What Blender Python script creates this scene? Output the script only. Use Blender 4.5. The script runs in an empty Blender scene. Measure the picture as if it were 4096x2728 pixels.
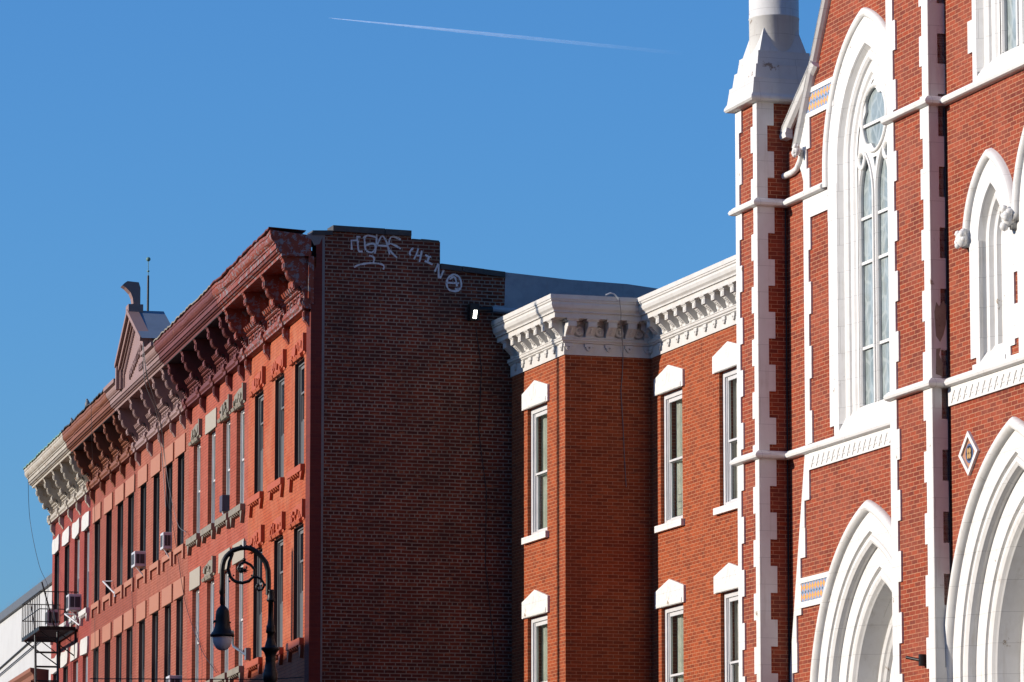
import bpy, bmesh, math, random
from math import sin, cos, pi, radians, sqrt, atan2
from mathutils import Vector, Matrix
from mathutils.geometry import tessellate_polygon
random.seed(7)
SC = bpy.context.scene
COL = SC.collection

# ------------------------------------------------------------------ camera
cd = bpy.data.cameras.new("camera")
cam = bpy.data.objects.new("camera", cd); COL.objects.link(cam)
cam.location = (0, 0, 1.6)
cam.rotation_euler = (radians(90) + math.atan(2836 / 19500), 0, 0)
cd.sensor_width = 36.0
cd.lens = 36.0 * 19500 / 4096
cd.clip_start = 0.5
cd.clip_end = 60000
SC.camera = cam
# ------------------------------------------------------------------ light
SUN_EL = radians(16.5)
SUN_DIR = Vector((-0.992, -0.122, 0)).normalized()      # where the sun stands, in plan
w = bpy.data.worlds.new("World"); SC.world = w; w.use_nodes = True
nt = w.node_tree; nt.nodes.clear()
sky = nt.nodes.new('ShaderNodeTexSky'); sky.sky_type = 'NISHITA'; sky.sun_disc = False
sky.sun_elevation = SUN_EL
sky.sun_rotation = atan2(SUN_DIR.x, SUN_DIR.y)
sky.altitude = 0; sky.air_density = 1.2; sky.dust_density = 0.6; sky.ozone_density = 9.9
bg = nt.nodes.new('ShaderNodeBackground'); bg.inputs[1].default_value = 0.15
wo = nt.nodes.new('ShaderNodeOutputWorld')
nt.links.new(sky.outputs[0], bg.inputs[0]); nt.links.new(bg.outputs[0], wo.inputs[0])
sd = bpy.data.lights.new("sun", 'SUN'); sd.energy = 5.0; sd.angle = radians(0.5); sd.color = (1.0, 0.90, 0.78)
sun = bpy.data.objects.new("sun", sd); COL.objects.link(sun)
sv = Vector((SUN_DIR.x * cos(SUN_EL), SUN_DIR.y * cos(SUN_EL), sin(SUN_EL)))
sun.rotation_euler = sv.to_track_quat('Z', 'Y').to_euler()
sun.location = sv * 60
SC.view_settings.view_transform = 'Standard'; SC.view_settings.look = 'None'
SC.view_settings.exposure = 0.25; SC.view_settings.gamma = 1.0
SC.render.resolution_x = 1024; SC.render.resolution_y = 682
SC.render.engine = 'CYCLES'

# ------------------------------------------------------------------ materials
def lin(c):
    return tuple(((v / 255.0) / 12.92 if v / 255.0 <= 0.04045 else ((v / 255.0 + 0.055) / 1.055) ** 2.4) for v in c)
KA = .74          # surface albedos are set against a sun of strength 5
def ka(c): return tuple(v * KA for v in c)
class NT:
    def __init__(s, name):
        s.m = bpy.data.materials.new(name); s.m.use_nodes = True
        s.t = s.m.node_tree; s.b = s.t.nodes['Principled BSDF']; s.out = s.t.nodes['Material Output']
    def n(s, kind, **kw):
        x = s.t.nodes.new(kind)
        for k, v in kw.items():
            if k.startswith('i_'):
                key = k[2:]
                key = int(key) if key.isdigit() else key.replace('_', ' ')
                x.inputs[key].default_value = v
            else: setattr(x, k, v)
        return x
    def l(s, a, b): s.t.links.new(a, b)
    def mix(s, fac, a, b, mode='MIX'):
        x = s.t.nodes.new('ShaderNodeMix'); x.data_type = 'RGBA'; x.blend_type = mode
        for sock, v in ((x.inputs[0], fac), (x.inputs[6], a), (x.inputs[7], b)):
            if hasattr(v, 'is_linked') or hasattr(v, 'links'): s.l(v, sock)
            else: sock.default_value = (v if isinstance(v, (int, float)) else (*v[:3], 1))
        return x.outputs[2]
    def ramp(s, val, p0, p1, c0=(0, 0, 0, 1), c1=(1, 1, 1, 1)):
        r = s.t.nodes.new('ShaderNodeValToRGB'); e = r.color_ramp.elements
        e[0].position = p0; e[1].position = p1; e[0].color = c0; e[1].color = c1
        s.l(val, r.inputs[0]); return r.outputs[0]
    def noise(s, scale, detail=4, rough=.6, coord='Object', vec=None, stretch=None):
        x = s.n('ShaderNodeTexNoise', i_Scale=scale, i_Detail=detail, i_Roughness=rough)
        if vec is None:
            tc = s.t.nodes.new('ShaderNodeTexCoord'); vec = tc.outputs[coord]
        if stretch:
            mp = s.t.nodes.new('ShaderNodeMapping'); mp.inputs['Scale'].default_value = stretch
            s.l(vec, mp.inputs[0]); vec = mp.outputs[0]
        s.l(vec, x.inputs['Vector']); return x.outputs['Fac']

def brick_mat(name, c1, c2, mortar, bw=.208, rh=.065, ms=.005, sq=1.0, sqf=7, off=.5, haze=None, hz=0.0, warp=.0,
              bump=.35, dark=(.5, .5, .5), dk=.35, odd=None, streak=.15, paint=False):
    c1, c2, mortar = ka(c1), ka(c2), ka(mortar); haze = ka(haze) if haze else None; odd = ka(odd) if odd else None
    k = NT(name)
    tc = k.n('ShaderNodeTexCoord'); vec = tc.outputs['UV']
    if warp:
        ns = k.n('ShaderNodeTexNoise', i_Scale=2.2, i_Detail=3.0); k.l(vec, ns.inputs['Vector'])
        a = k.n('ShaderNodeVectorMath', operation='MULTIPLY_ADD')
        k.l(ns.outputs['Color'], a.inputs[0]); a.inputs[1].default_value = (warp, warp, 0)
        k.l(vec, a.inputs[2]); vec = a.outputs[0]
    def bt(col1, col2, mo, bias=0.0):
        b = k.n('ShaderNodeTexBrick', offset=off, squash=sq, squash_frequency=sqf)
        b.inputs['Scale'].default_value = 1
        b.inputs['Color1'].default_value = (*col1, 1); b.inputs['Color2'].default_value = (*col2, 1)
        b.inputs['Mortar'].default_value = (*mo, 1); b.inputs['Mortar Size'].default_value = ms
        b.inputs['Mortar Smooth'].default_value = .25; b.inputs['Bias'].default_value = bias
        b.inputs['Brick Width'].default_value = bw; b.inputs['Row Height'].default_value = rh
        k.l(vec, b.inputs['Vector']); return b
    b = bt(c1, c2, mortar)
    col = b.outputs['Color']
    # broad patches of another tone
    n1 = k.noise(.9, 5, .65, vec=tc.outputs['UV'])
    n2 = k.noise(13, 3, .6, vec=tc.outputs['UV'])
    if haze:
        f = k.n('ShaderNodeMath', operation='MULTIPLY'); k.l(k.ramp(n1, .42, .72), f.inputs[0]); f.inputs[1].default_value = hz
        col = k.mix(f.outputs[0], col, haze)
    f2 = k.n('ShaderNodeMath', operation='MULTIPLY'); k.l(k.ramp(n2, .35, .8), f2.inputs[0]); f2.inputs[1].default_value = dk
    col = k.mix(f2.outputs[0], col, dark, 'MULTIPLY')
    if odd:                                                    # scattered bricks of another batch
        n3 = k.noise(6.0, 2, .5, vec=tc.outputs['UV'], stretch=(.8, 2.4, 1))
        f3 = k.n('ShaderNodeMath', operation='MULTIPLY'); k.l(k.ramp(n3, .60, .66), f3.inputs[0])
        inv = k.n('ShaderNodeMath', operation='SUBTRACT'); inv.inputs[0].default_value = 1; k.l(b.outputs['Fac'], inv.inputs[1])
        k.l(inv.outputs[0], f3.inputs[1])
        f4 = k.n('ShaderNodeMath', operation='MULTIPLY'); k.l(f3.outputs[0], f4.inputs[0]); f4.inputs[1].default_value = .6
        col = k.mix(f4.outputs[0], col, odd)
    if streak:
        n4 = k.noise(1.4, 4, .6, vec=tc.outputs['UV'], stretch=(3.0, .22, 1))
        f5 = k.n('ShaderNodeMath', operation='MULTIPLY'); k.l(k.ramp(n4, .5, .8), f5.inputs[0]); f5.inputs[1].default_value = streak
        col = k.mix(f5.outputs[0], col, (.35, .3, .28), 'MULTIPLY')
    k.l(col, k.b.inputs['Base Color']); k.b.inputs['Roughness'].default_value = .8
    k.b.inputs['Specular IOR Level'].default_value = .25
    bp = k.n('ShaderNodeBump', i_Strength=bump, i_Distance=.006)
    h = k.n('ShaderNodeMath', operation='MULTIPLY_ADD'); k.l(b.outputs['Fac'], h.inputs[0]); h.inputs[1].default_value = -1.0
    k.l(n2, h.inputs[2]); k.l(h.outputs[0], bp.inputs['Height']); k.l(bp.outputs[0], k.b.inputs['Normal'])
    return k.m

def paint_mat(name, col, dirt=(.35, .3, .24), amt=.25, peel=None, pamt=0.0, rough=.55, bump=.15, scale=1.0, grime=.25, gscale=5, joints=False, pscale=7):
    col, dirt = ka(col), ka(dirt); peel = ka(peel) if peel else None
    k = NT(name)
    n1 = k.noise(gscale * scale, 6, .65); n2 = k.noise(1.1 * scale, 4, .6)
    f = k.n('ShaderNodeMath', operation='MULTIPLY'); k.l(k.ramp(n1, .45, .8), f.inputs[0]); f.inputs[1].default_value = amt
    c = k.mix(f.outputs[0], col, dirt)
    f2 = k.n('ShaderNodeMath', operation='MULTIPLY'); k.l(k.ramp(n2, .45, .75), f2.inputs[0]); f2.inputs[1].default_value = grime
    c = k.mix(f2.outputs[0], c, tuple(v * .72 for v in col))
    h = n1
    if peel:
        n3 = k.noise(pscale * scale, 8, .72)
        r = k.ramp(n3, .60 - pamt, .63 - pamt)
        c = k.mix(r, c, peel)
    if joints:                                  # fine joints of the stone blocks under the paint
        tc = k.n('ShaderNodeTexCoord'); b = k.n('ShaderNodeTexBrick', offset=.5)
        for kk, vv in (('Scale', 1), ('Mortar Size', .004), ('Mortar Smooth', .3), ('Brick Width', 1.3), ('Row Height', .415)): b.inputs[kk].default_value = vv
        k.l(tc.outputs['UV'], b.inputs['Vector'])
        fj = k.n('ShaderNodeMath', operation='MULTIPLY'); k.l(b.outputs['Fac'], fj.inputs[0]); fj.inputs[1].default_value = .45
        c = k.mix(fj.outputs[0], c, tuple(v * .35 for v in col))
        n5 = k.noise(3.0, 5, .6, stretch=(3.5, 3.5, .35))
        f6 = k.n('ShaderNodeMath', operation='MULTIPLY'); k.l(k.ramp(n5, .56, .8), f6.inputs[0]); f6.inputs[1].default_value = .45
        c = k.mix(f6.outputs[0], c, dirt)
    k.l(c, k.b.inputs['Base Color']); k.b.inputs['Roughness'].default_value = rough
    k.b.inputs['Specular IOR Level'].default_value = .3
    bp = k.n('ShaderNodeBump', i_Strength=bump, i_Distance=.01); k.l(h, bp.inputs['Height']); k.l(bp.outputs[0], k.b.inputs['Normal'])
    return k.m

def plain(name, col, rough=.5, metal=0.0, spec=.5, emit=None, es=0):
    col = ka(col)
    k = NT(name)
    n = k.noise(9, 5, .6); f = k.n('ShaderNodeMath', operation='MULTIPLY'); k.l(k.ramp(n, .35, .8), f.inputs[0]); f.inputs[1].default_value = .3
    k.l(k.mix(f.outputs[0], col, tuple(v * .6 for v in col)), k.b.inputs['Base Color'])
    k.b.inputs['Roughness'].default_value = rough; k.b.inputs['Metallic'].default_value = metal
    k.b.inputs['Specular IOR Level'].default_value = spec
    if emit:
        k.b.inputs['Emission Color'].default_value = (*emit, 1); k.b.inputs['Emission Strength'].default_value = es
    return k.m

def glass_mat(name, tint=(.02, .024, .026), see=.35, rough=.06):
    k = NT(name)
    n = k.noise(2.2, 4, .6)
    g = k.n('ShaderNodeBsdfGlossy'); g.inputs['Roughness'].default_value = rough; g.inputs['Color'].default_value = (.85, .9, .95, 1)
    d = k.n('ShaderNodeBsdfDiffuse'); d.inputs['Color'].default_value = (*tint, 1)
    tr = k.n('ShaderNodeBsdfTransparent'); tr.inputs['Color'].default_value = (.92, .94, .92, 1)
    m1 = k.n('ShaderNodeMixShader'); m1.inputs[0].default_value = see; k.l(d.outputs[0], m1.inputs[1]); k.l(tr.outputs[0], m1.inputs[2])
    fr = k.n('ShaderNodeFresnel', i_IOR=1.5)
    bp = k.n('ShaderNodeBump', i_Strength=.25, i_Distance=.02); k.l(n, bp.inputs['Height'])
    k.l(bp.outputs[0], g.inputs['Normal'])
    m2 = k.n('ShaderNodeMixShader'); k.l(fr.outputs[0], m2.inputs[0]); k.l(m1.outputs[0], m2.inputs[1]); k.l(g.outputs[0], m2.inputs[2])
    k.l(m2.outputs[0], k.out.inputs['Surface']); return k.m

def leaded_mat(name):
    k = NT(name)
    tc = k.n('ShaderNodeTexCoord')
    v = k.n('ShaderNodeTexVoronoi', feature='DISTANCE_TO_EDGE'); v.inputs['Scale'].default_value = 3.4
    mp = k.n('ShaderNodeMapping'); mp.inputs['Scale'].default_value = (1.6, 1.6, .9); k.l(tc.outputs['Object'], mp.inputs[0]); k.l(mp.outputs[0], v.inputs['Vector'])
    r = k.ramp(v.outputs['Distance'], .05, .11, (1, 1, 1, 1), (0, 0, 0, 1))
    n = k.noise(3, 5, .6); r2 = k.ramp(n, .3, .75, (.19, .22, .205, 1), (.31, .37, .39, 1))
    f = k.n('ShaderNodeMath', operation='MULTIPLY'); k.l(r, f.inputs[0]); f.inputs[1].default_value = .32
    k.l(k.mix(f.outputs[0], r2, (.5, .54, .52)), k.b.inputs['Base Color'])
    k.b.inputs['Roughness'].default_value = .18
    bp = k.n('ShaderNodeBump', i_Strength=.35, i_Distance=.02); k.l(n, bp.inputs['Height']); k.l(bp.outputs[0], k.b.inputs['Normal'])
    return k.m

def tile_mat(name, sx=.125, sz=.15, z0=0.0):
    """blue field with orange flower shapes, two rows"""
    k = NT(name)
    tc = k.n('ShaderNodeTexCoord'); sp = k.n('ShaderNodeSeparateXYZ'); k.l(tc.outputs['UV'], sp.inputs[0])
    def cell(out, size, o):
        a = k.n('ShaderNodeMath', operation='ADD'); k.l(out, a.inputs[0]); a.inputs[1].default_value = -o
        b = k.n('ShaderNodeMath', operation='DIVIDE'); k.l(a.outputs[0], b.inputs[0]); b.inputs[1].default_value = size
        c = k.n('ShaderNodeMath', operation='FRACT'); k.l(b.outputs[0], c.inputs[0])
        d = k.n('ShaderNodeMath', operation='SUBTRACT'); k.l(c.outputs[0], d.inputs[0]); d.inputs[1].default_value = .5
        e = k.n('ShaderNodeMath', operation='ABSOLUTE'); k.l(d.outputs[0], e.inputs[0]); return e.outputs[0]
    u = cell(sp.outputs['X'], sx, 0); v = cell(sp.outputs['Y'], sz, z0)
    s = k.n('ShaderNodeMath', operation='ADD'); k.l(u, s.inputs[0]); k.l(v, s.inputs[1])
    r = k.n('ShaderNodeValToRGB'); r.color_ramp.interpolation = 'CONSTANT'
    e = r.color_ramp.elements; e[0].position = 0; e[0].color = (.80, .50, .16, 1); e[1].position = .07; e[1].color = (.82, .38, .10, 1)
    for p, c in ((.42, (.22, .03, .02, 1)), (.47, (.22, .32, .48, 1)), (.62, (.30, .40, .55, 1)), (.8, (.04, .045, .05, 1))):
        q = e.new(p); q.color = c
    k.l(s.outputs[0], r.inputs[0]); k.l(r.outputs[0], k.b.inputs['Base Color']); k.b.inputs['Roughness'].default_value = .35
    return k.m

M = {}
M['brick_party'] = brick_mat('old party wall brick', (.27, .046, .015), (.10, .020, .009), (.40, .30, .23), bw=.215, rh=.0695, ms=.0105,
                             sq=.5, sqf=6, warp=.022, haze=(.055, .026, .018), hz=.6, dk=.5, odd=(.42, .12, .05), bump=.6, streak=.4)
M['brick_return'] = brick_mat('red painted return brick', (.20, .035, .025), (.15, .028, .024), (.17, .05, .04), bw=.2, rh=.067, ms=.004, dk=.3)
M['brick_orange'] = brick_mat('orange painted brick', (.52, .10, .034), (.57, .135, .05), (.20, .035, .018), ms=.0055, rh=.0655,
                              haze=(.60, .22, .12), hz=.7, dk=.5, warp=.004, bump=.25, streak=.35)
M['brick_coral'] = brick_mat('coral painted brick', (.44, .092, .050), (.51, .12, .068), (.15, .03, .02), ms=.0058, rh=.0655,
                             haze=(.54, .18, .12), hz=.5, dk=.4, bump=.25, streak=.4)
M['brick_rose'] = brick_mat('rose brick', (.34, .088, .048), (.41, .112, .066), (.66, .30, .20), ms=.0040, rh=.0655,
                            haze=(.28, .09, .06), hz=.6, dk=.4, bump=.25, streak=.45)
M['brick_brown'] = brick_mat('rose brown brick', (.33, .082, .046), (.39, .102, .06), (.12, .032, .024), ms=.0055, rh=.0655,
                             haze=(.32, .11, .08), hz=.4, dk=.3, bump=.25, streak=.3)
M['brick_crimson'] = brick_mat('crimson painted brick', (.33, .056, .040), (.39, .072, .05), (.12, .024, .02), ms=.0045, rh=.0655,
                               haze=(.42, .12, .09), hz=.4, dk=.25, bump=.25, streak=.25)
M['brick_rectory'] = brick_mat('orange red pressed brick', (.47, .086, .020), (.27, .045, .012), (.62, .30, .16), bw=.208, rh=.0647, ms=.0052,
                               haze=(.42, .105, .04), hz=.3, dk=.55, bump=.3, odd=(.16, .045, .022), streak=.2)
M['brick_church'] = brick_mat('church red brick', (.41, .067, .022), (.21, .036, .018), (.62, .32, .18), bw=.205, rh=.0642, ms=.0050,
                              haze=(.48, .15, .09), hz=.5, dk=.45, bump=.3, odd=(.19, .045, .03), streak=.15)
M['white'] = paint_mat('white stone paint', (.93, .92, .89), dirt=(.52, .46, .36), amt=.22, peel=(.36, .28, .19), pamt=-.045, grime=.1, joints=True, pscale=2.2)
M['white_turret'] = paint_mat('weathered white paint', (.82, .81, .78), dirt=(.5, .42, .33), amt=.2, peel=(.36, .28, .22), pamt=-.03, grime=.25, bump=.5, joints=True, pscale=3)
M['white_cornice'] = paint_mat('old white cornice paint', (.78, .76, .72), dirt=(.45, .36, .26), amt=.3, peel=(.4, .32, .24), pamt=-.07, grime=.3, joints=False)
M['white_wood'] = paint_mat('white window paint', (.74, .74, .75), dirt=(.4, .38, .36), amt=.3, grime=.2)
M['grey_wood'] = paint_mat('grey window paint', (.20, .20, .205), dirt=(.1, .1, .1), amt=.3, grime=.2)
M['pale_wood'] = paint_mat('pale worn window paint', (.42, .40, .36), dirt=(.2, .18, .16), amt=.4)
M['dark_wood'] = paint_mat('dark brown window paint', (.10, .07, .05), dirt=(.3, .16, .08), amt=.3)
M['cornice_orange'] = paint_mat('flaking orange cornice paint', (.33, .068, .034), dirt=(.09, .032, .028), amt=.75, peel=(.27, .24, .25), pamt=.07, scale=1.3, bump=.5, grime=.5)
M['cornice_wine'] = paint_mat('wine red cornice paint', (.19, .05, .04), dirt=(.08, .024, .022), amt=.5, peel=(.34, .13, .07), pamt=-.03, bump=.4, grime=.5)
M['cornice_mauve'] = paint_mat('dusty mauve cornice paint', (.36, .225, .20), dirt=(.3, .19, .17), amt=.3, grime=.25)
M['cornice_rust'] = paint_mat('rusty brown cornice paint', (.28, .095, .045), dirt=(.13, .05, .03), amt=.5, peel=(.24, .2, .18), pamt=-.03, bump=.4, grime=.5)
M['cornice_cream'] = paint_mat('peeling cream cornice paint', (.58, .52, .43), dirt=(.22, .15, .10), amt=.6, peel=(.30, .15, .07), pamt=.01, bump=.5, grime=.5)
M['carved_orange'] = paint_mat('orange painted brownstone', (.54, .115, .045), dirt=(.30, .09, .05), amt=.45, bump=.7, grime=.3)
M['stone_grey'] = paint_mat('worn grey brownstone', (.33, .29, .22), dirt=(.14, .10, .08), amt=.55, peel=(.15, .10, .08), pamt=.0, bump=.8, grime=.4)
M['stone_buff'] = paint_mat('smooth buff stone', (.48, .42, .33), dirt=(.36, .3, .23), amt=.3, grime=.2)
M['salmon'] = paint_mat('salmon painted stone', (.52, .215, .125), dirt=(.38, .17, .11), amt=.2, grime=.2)
M['chalk'] = paint_mat('chipped chalk white stone', (.76, .73, .68), dirt=(.45, .4, .34), amt=.35, peel=(.4, .34, .28), pamt=-.09, bump=.7)
M['panel_grey'] = plain('grey window panel', (.115, .12, .125), .6)
M['glass'] = glass_mat('window glass', (.05, .055, .055), .88)
M['glass_dark'] = glass_mat('dark window glass', (.014, .014, .018), .3)
M['leaded'] = leaded_mat('leaded church glass')
M['curtain'] = paint_mat('grey green curtain', (.62, .65, .57), dirt=(.2, .22, .18), amt=.6, rough=.9)
M['curtain_pale'] = paint_mat('pale shade cloth', (.66, .66, .62), dirt=(.3, .3, .26), amt=.4, rough=.9)
M['slate'] = paint_mat('dark slate edge', (.13, .14, .16), dirt=(.2, .19, .18), amt=.4)
M['dark_reveal'] = plain('near-black reveal', (.06, .018, .016), .8)
M['room'] = plain('dark room', (.02, .018, .017), .9)
M['iron'] = plain('black iron', (.012, .012, .013), .45, 0, .4)
M['lamp_green'] = plain('dark blue black lamp paint', (.006, .007, .008), .42, 0, .3)
M['steel'] = plain('grey steel', (.28, .29, .31), .4, .6)
M['tar'] = plain('tar roofing', (.045, .045, .05), .9)
M['coping'] = paint_mat('dark stone coping', (.075, .07, .068), dirt=(.16, .15, .13), amt=.6, bump=.6, grime=.4)
M['mortar_patch'] = paint_mat('cement render', (.26, .24, .23), dirt=(.12, .1, .1), amt=.4, bump=.5)
M['flashing'] = paint_mat('grey painted parapet', (.47, .47, .50), dirt=(.12, .13, .16), amt=.35, bump=.2, grime=.5)
M['lead_roof'] = paint_mat('blue grey roof sheet', (.20, .25, .32), dirt=(.13, .16, .2), amt=.4, bump=.3, grime=.4)
M['copper'] = paint_mat('green copper edge', (.20, .36, .28), dirt=(.12, .15, .12), amt=.5)
M['ac_white'] = plain('air conditioner casing', (.75, .75, .78), .4)
M['ac_grille'] = plain('air conditioner grille', (.05, .05, .06), .6)
M['purple'] = plain('dark violet cover', (.075, .065, .11), .6)
M['bird'] = paint_mat('pigeon feathers', (.16, .17, .19), dirt=(.35, .34, .34), amt=.6)
M['wire_grey'] = plain('grey cable', (.22, .22, .23), .5)
M['wire_black'] = plain('black cable', (.015, .015, .018), .5)
M['wall_white'] = paint_mat('pale rendered wall', (.66, .65, .63), dirt=(.42, .4, .38), amt=.25, grime=.3, scale=.35)
k = NT('white spray paint'); ns = k.noise(26, 4, .7)
tsp = k.n('ShaderNodeBsdfTransparent'); msp = k.n('ShaderNodeMixShader'); k.l(k.ramp(ns, .30, .46), msp.inputs[0]); k.l(tsp.outputs[0], msp.inputs[1])
k.b.inputs['Base Color'].default_value = (.62, .62, .64, 1); k.b.inputs['Roughness'].default_value = .8
k.l(k.b.outputs[0], msp.inputs[2]); k.l(msp.outputs[0], k.out.inputs['Surface']); M['spray'] = k.m
M['lit'] = plain('lit lamp face', (.9, .9, .85), .4, emit=(1, 1, .88), es=9)
M['globe'] = None
M['tile'] = tile_mat('orange and blue glazed tile', .118, .15)
M['clay'] = plain('brown terracotta cornice', (.30, .11, .06), .8)
M['asphalt'] = plain('asphalt', (.05, .05, .052), .9)
M['pave'] = plain('concrete paving', (.11, .105, .10), .9)
def globe():
    k = NT('frosted lamp globe')
    k.b.inputs['Base Color'].default_value = (.66, .66, .68, 1); k.b.inputs['Roughness'].default_value = .12
    k.b.inputs['Transmission Weight'].default_value = .12; k.b.inputs['IOR'].default_value = 1.3
    k.b.inputs['Subsurface Weight'].default_value = 0
    return k.m
M['globe'] = globe()

# ------------------------------------------------------------------ frames
F_ = 19500.0; PV = math.atan(2836 / F_)
def vdir(u):
    d = Vector((u, F_ / cos(PV))); return d.normalized()
WD = vdir(-6300)        # direction of the rectory and church fronts, away from the camera
RDD = vdir(-4330)       # direction of the row house fronts
YD = vdir(60500)        # direction of the party walls
class Frame:
    """x to the right along a wall, y into the wall, z up"""
    def __init__(s, o, d):
        s.o = Vector((o[0], o[1])); s.d = Vector(d).normalized()
        s.n = Vector((-s.d.y, s.d.x))
        s.m = Matrix(((s.d.x, s.n.x, 0, s.o.x), (s.d.y, s.n.y, 0, s.o.y), (0, 0, 1, 0), (0, 0, 0, 1)))
    def w(s, x, out, z): return s.m @ Vector((x, -out, z))
RED = Frame((-3.84, 92.0), -RDD)
PARTY = Frame((-3.84, 92.0), YD)
BAY = Frame((-0.0096, 93.2466), -WD)
SIDE = Frame((0.99005, 90.1198), YD)
MAIN = Frame((2.61825, 90.6501), -WD)
TFR = Frame((3.84264, 75.0), -WD)           # church turret pier, front
TSD = Frame((3.84264, 75.0), YD)            # church turret pier, side
LW = Frame((4.3033, 75.15004), -WD)         # church gable wall
BSD = Frame((5.82249, 66.78618), YD)        # church buttress, side
CW = Frame((6.04109, 66.85738), -WD)        # church central wall

# ------------------------------------------------------------------ mesh building
WM = {}          # world matrices of what has been made
class MB:
    def __init__(s): s.v = []; s.f = []; s.sm = []
    def add(s, vs, fs, smooth=False):
        b = len(s.v); s.v += [tuple(p) for p in vs]
        for f in fs: s.f.append(tuple(b + i for i in f)); s.sm.append(smooth)
    def box(s, x0, x1, o0, o1, z0, z1):
        v = [(x, -o, z) for z in (z0, z1) for o in (o0, o1) for x in (x0, x1)]
        s.add(v, [(0, 1, 3, 2), (4, 6, 7, 5), (0, 4, 5, 1), (2, 3, 7, 6), (0, 2, 6, 4), (1, 5, 7, 3)])
    def prof(s, pts, x0, x1, smooth=False, mit0=0.0, mit1=0.0):
        """closed outline of (out, z) run along x; mit0/mit1: the ends move by mit * out (a mitre)"""
        n = len(pts)
        v = [(x0 - mit0 * o, -o, z) for o, z in pts] + [(x1 + mit1 * o, -o, z) for o, z in pts]
        s.add(v, [(i, (i + 1) % n, n + (i + 1) % n, n + i) for i in range(n)], smooth)
        for base in (0, n):
            tri = tessellate_polygon([[Vector((o, z, 0)) for o, z in pts]])
            s.add([v[base + i] for i in range(n)], [tuple(t) for t in tri])
    def poly(s, pts, o0, o1, holes=(), back=True):
        """outline of (x, z) with holes, thick from out o0 (back) to o1 (front)"""
        loops = [list(pts)] + [list(h) for h in holes]
        tri = tessellate_polygon([[Vector((x, z, 0)) for x, z in lp] for lp in loops])
        flat = [p for lp in loops for p in lp]
        s.add([(x, -o1, z) for x, z in flat], [tuple(t) for t in tri])
        if back: s.add([(x, -o0, z) for x, z in flat], [tuple(t) for t in tri])
        for lp in loops:
            n = len(lp)
            s.add([(x, -o1, z) for x, z in lp] + [(x, -o0, z) for x, z in lp],
                  [(i, (i + 1) % n, n + (i + 1) % n, n + i) for i in range(n)])
    def grid(s, rows, smooth=False, close=False):
        b = []; m = len(rows[0])
        fs = []
        for r in range(len(rows) - 1):
            for i in range(m - (0 if close else 1)):
                j = (i + 1) % m
                fs.append((r * m + i, r * m + j, (r + 1) * m + j, (r + 1) * m + i))
        s.add([p for r in rows for p in r], fs, smooth)
    def tube(s, pts, r, seg=8, smooth=True, caps=True):
        pts = [Vector(p) for p in pts]; rows = []
        rr = r if isinstance(r, (list, tuple)) else [r] * len(pts)
        up = None
        for i, p in enumerate(pts):
            t = (pts[min(i + 1, len(pts) - 1)] - pts[max(i - 1, 0)]).normalized()
            if up is None: up = Vector((0, 0, 1)) if abs(t.z) < .9 else Vector((1, 0, 0))
            a = t.cross(up)
            if a.length < 1e-4: a = t.cross(Vector((0, 1, 0)))
            a.normalize(); b = a.cross(t).normalized(); up = b
            rows.append([tuple(p + a * (rr[i] * cos(2 * pi * k / seg)) + b * (rr[i] * sin(2 * pi * k / seg))) for k in range(seg)])
        s.grid(rows, smooth, True)
        if caps:
            s.add(rows[0], [tuple(range(seg))]); s.add(rows[-1], [tuple(range(seg))])
    def lathe(s, c, prof, seg=20, smooth=True):
        """c = (x, y) axis, prof list of (r, z)"""
        s.grid([[(c[0] + r * cos(2 * pi * k / seg), c[1] + r * sin(2 * pi * k / seg), z) for k in range(seg)] for r, z in prof], smooth, True)
    def ball(s, c, r, seg=12, squash=(1, 1, 1), bumps=0.0):
        rows = []
        for i in range(seg // 2 + 1):
            a = pi * i / (seg // 2); row = []
            for k in range(seg):
                b = 2 * pi * k / seg
                q = 1 + bumps * random.uniform(-1, 1)
                row.append((c[0] + r * q * squash[0] * sin(a) * cos(b), c[1] + r * q * squash[1] * sin(a) * sin(b), c[2] + r * q * squash[2] * cos(a)))
            rows.append(row)
        s.grid(rows, True, True)
    def sweep(s, prof, path, smooth=False):
        """prof: list of (d, out); path(d) gives a list of (x, z)"""
        s.grid([[(x, -o, z) for x, z in path(d)] for d, o in prof], smooth)
    def build(s, name, mat, frame=None, parent=None, bevel=0, merge=False):
        me = bpy.data.meshes.new(name); me.from_pydata(s.v, [], s.f)
        for p, q in zip(me.polygons, s.sm): p.use_smooth = q
        bm = bmesh.new(); bm.from_mesh(me)
        if merge: bmesh.ops.remove_doubles(bm, verts=bm.verts, dist=.0004)
        bmesh.ops.recalc_face_normals(bm, faces=bm.faces)
        uv = bm.loops.layers.uv.new('UVMap')
        for f in bm.faces:
            n = f.normal; ax = max(range(3), key=lambda i: abs(n[i]))
            for l in f.loops:
                c = l.vert.co
                l[uv].uv = (c.y, c.z) if ax == 0 else ((c.x, c.z) if ax == 1 else (c.x, c.y))
        bm.to_mesh(me); bm.free()
        if mat is not None: me.materials.append(mat)
        o = bpy.data.objects.new(name, me); COL.objects.link(o)
        fm = frame.m if isinstance(frame, Frame) else (frame if frame is not None else (WM[parent] if parent else Matrix.Identity(4)))
        if parent is not None:
            o.parent = parent; o.matrix_local = WM[parent].inverted() @ fm
        else: o.matrix_world = fm
        WM[o] = fm.copy()
        if bevel:
            b = o.modifiers.new('bevel', 'BEVEL'); b.width = bevel; b.segments = 2; b.limit_method = 'ANGLE'; b.angle_limit = radians(40)
        return o
def tag(o, label, cat, group=None, kind=None):
    if label: o['label'] = label
    if cat: o['category'] = cat
    if group: o['group'] = group
    if kind: o['kind'] = kind
    return o
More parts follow.
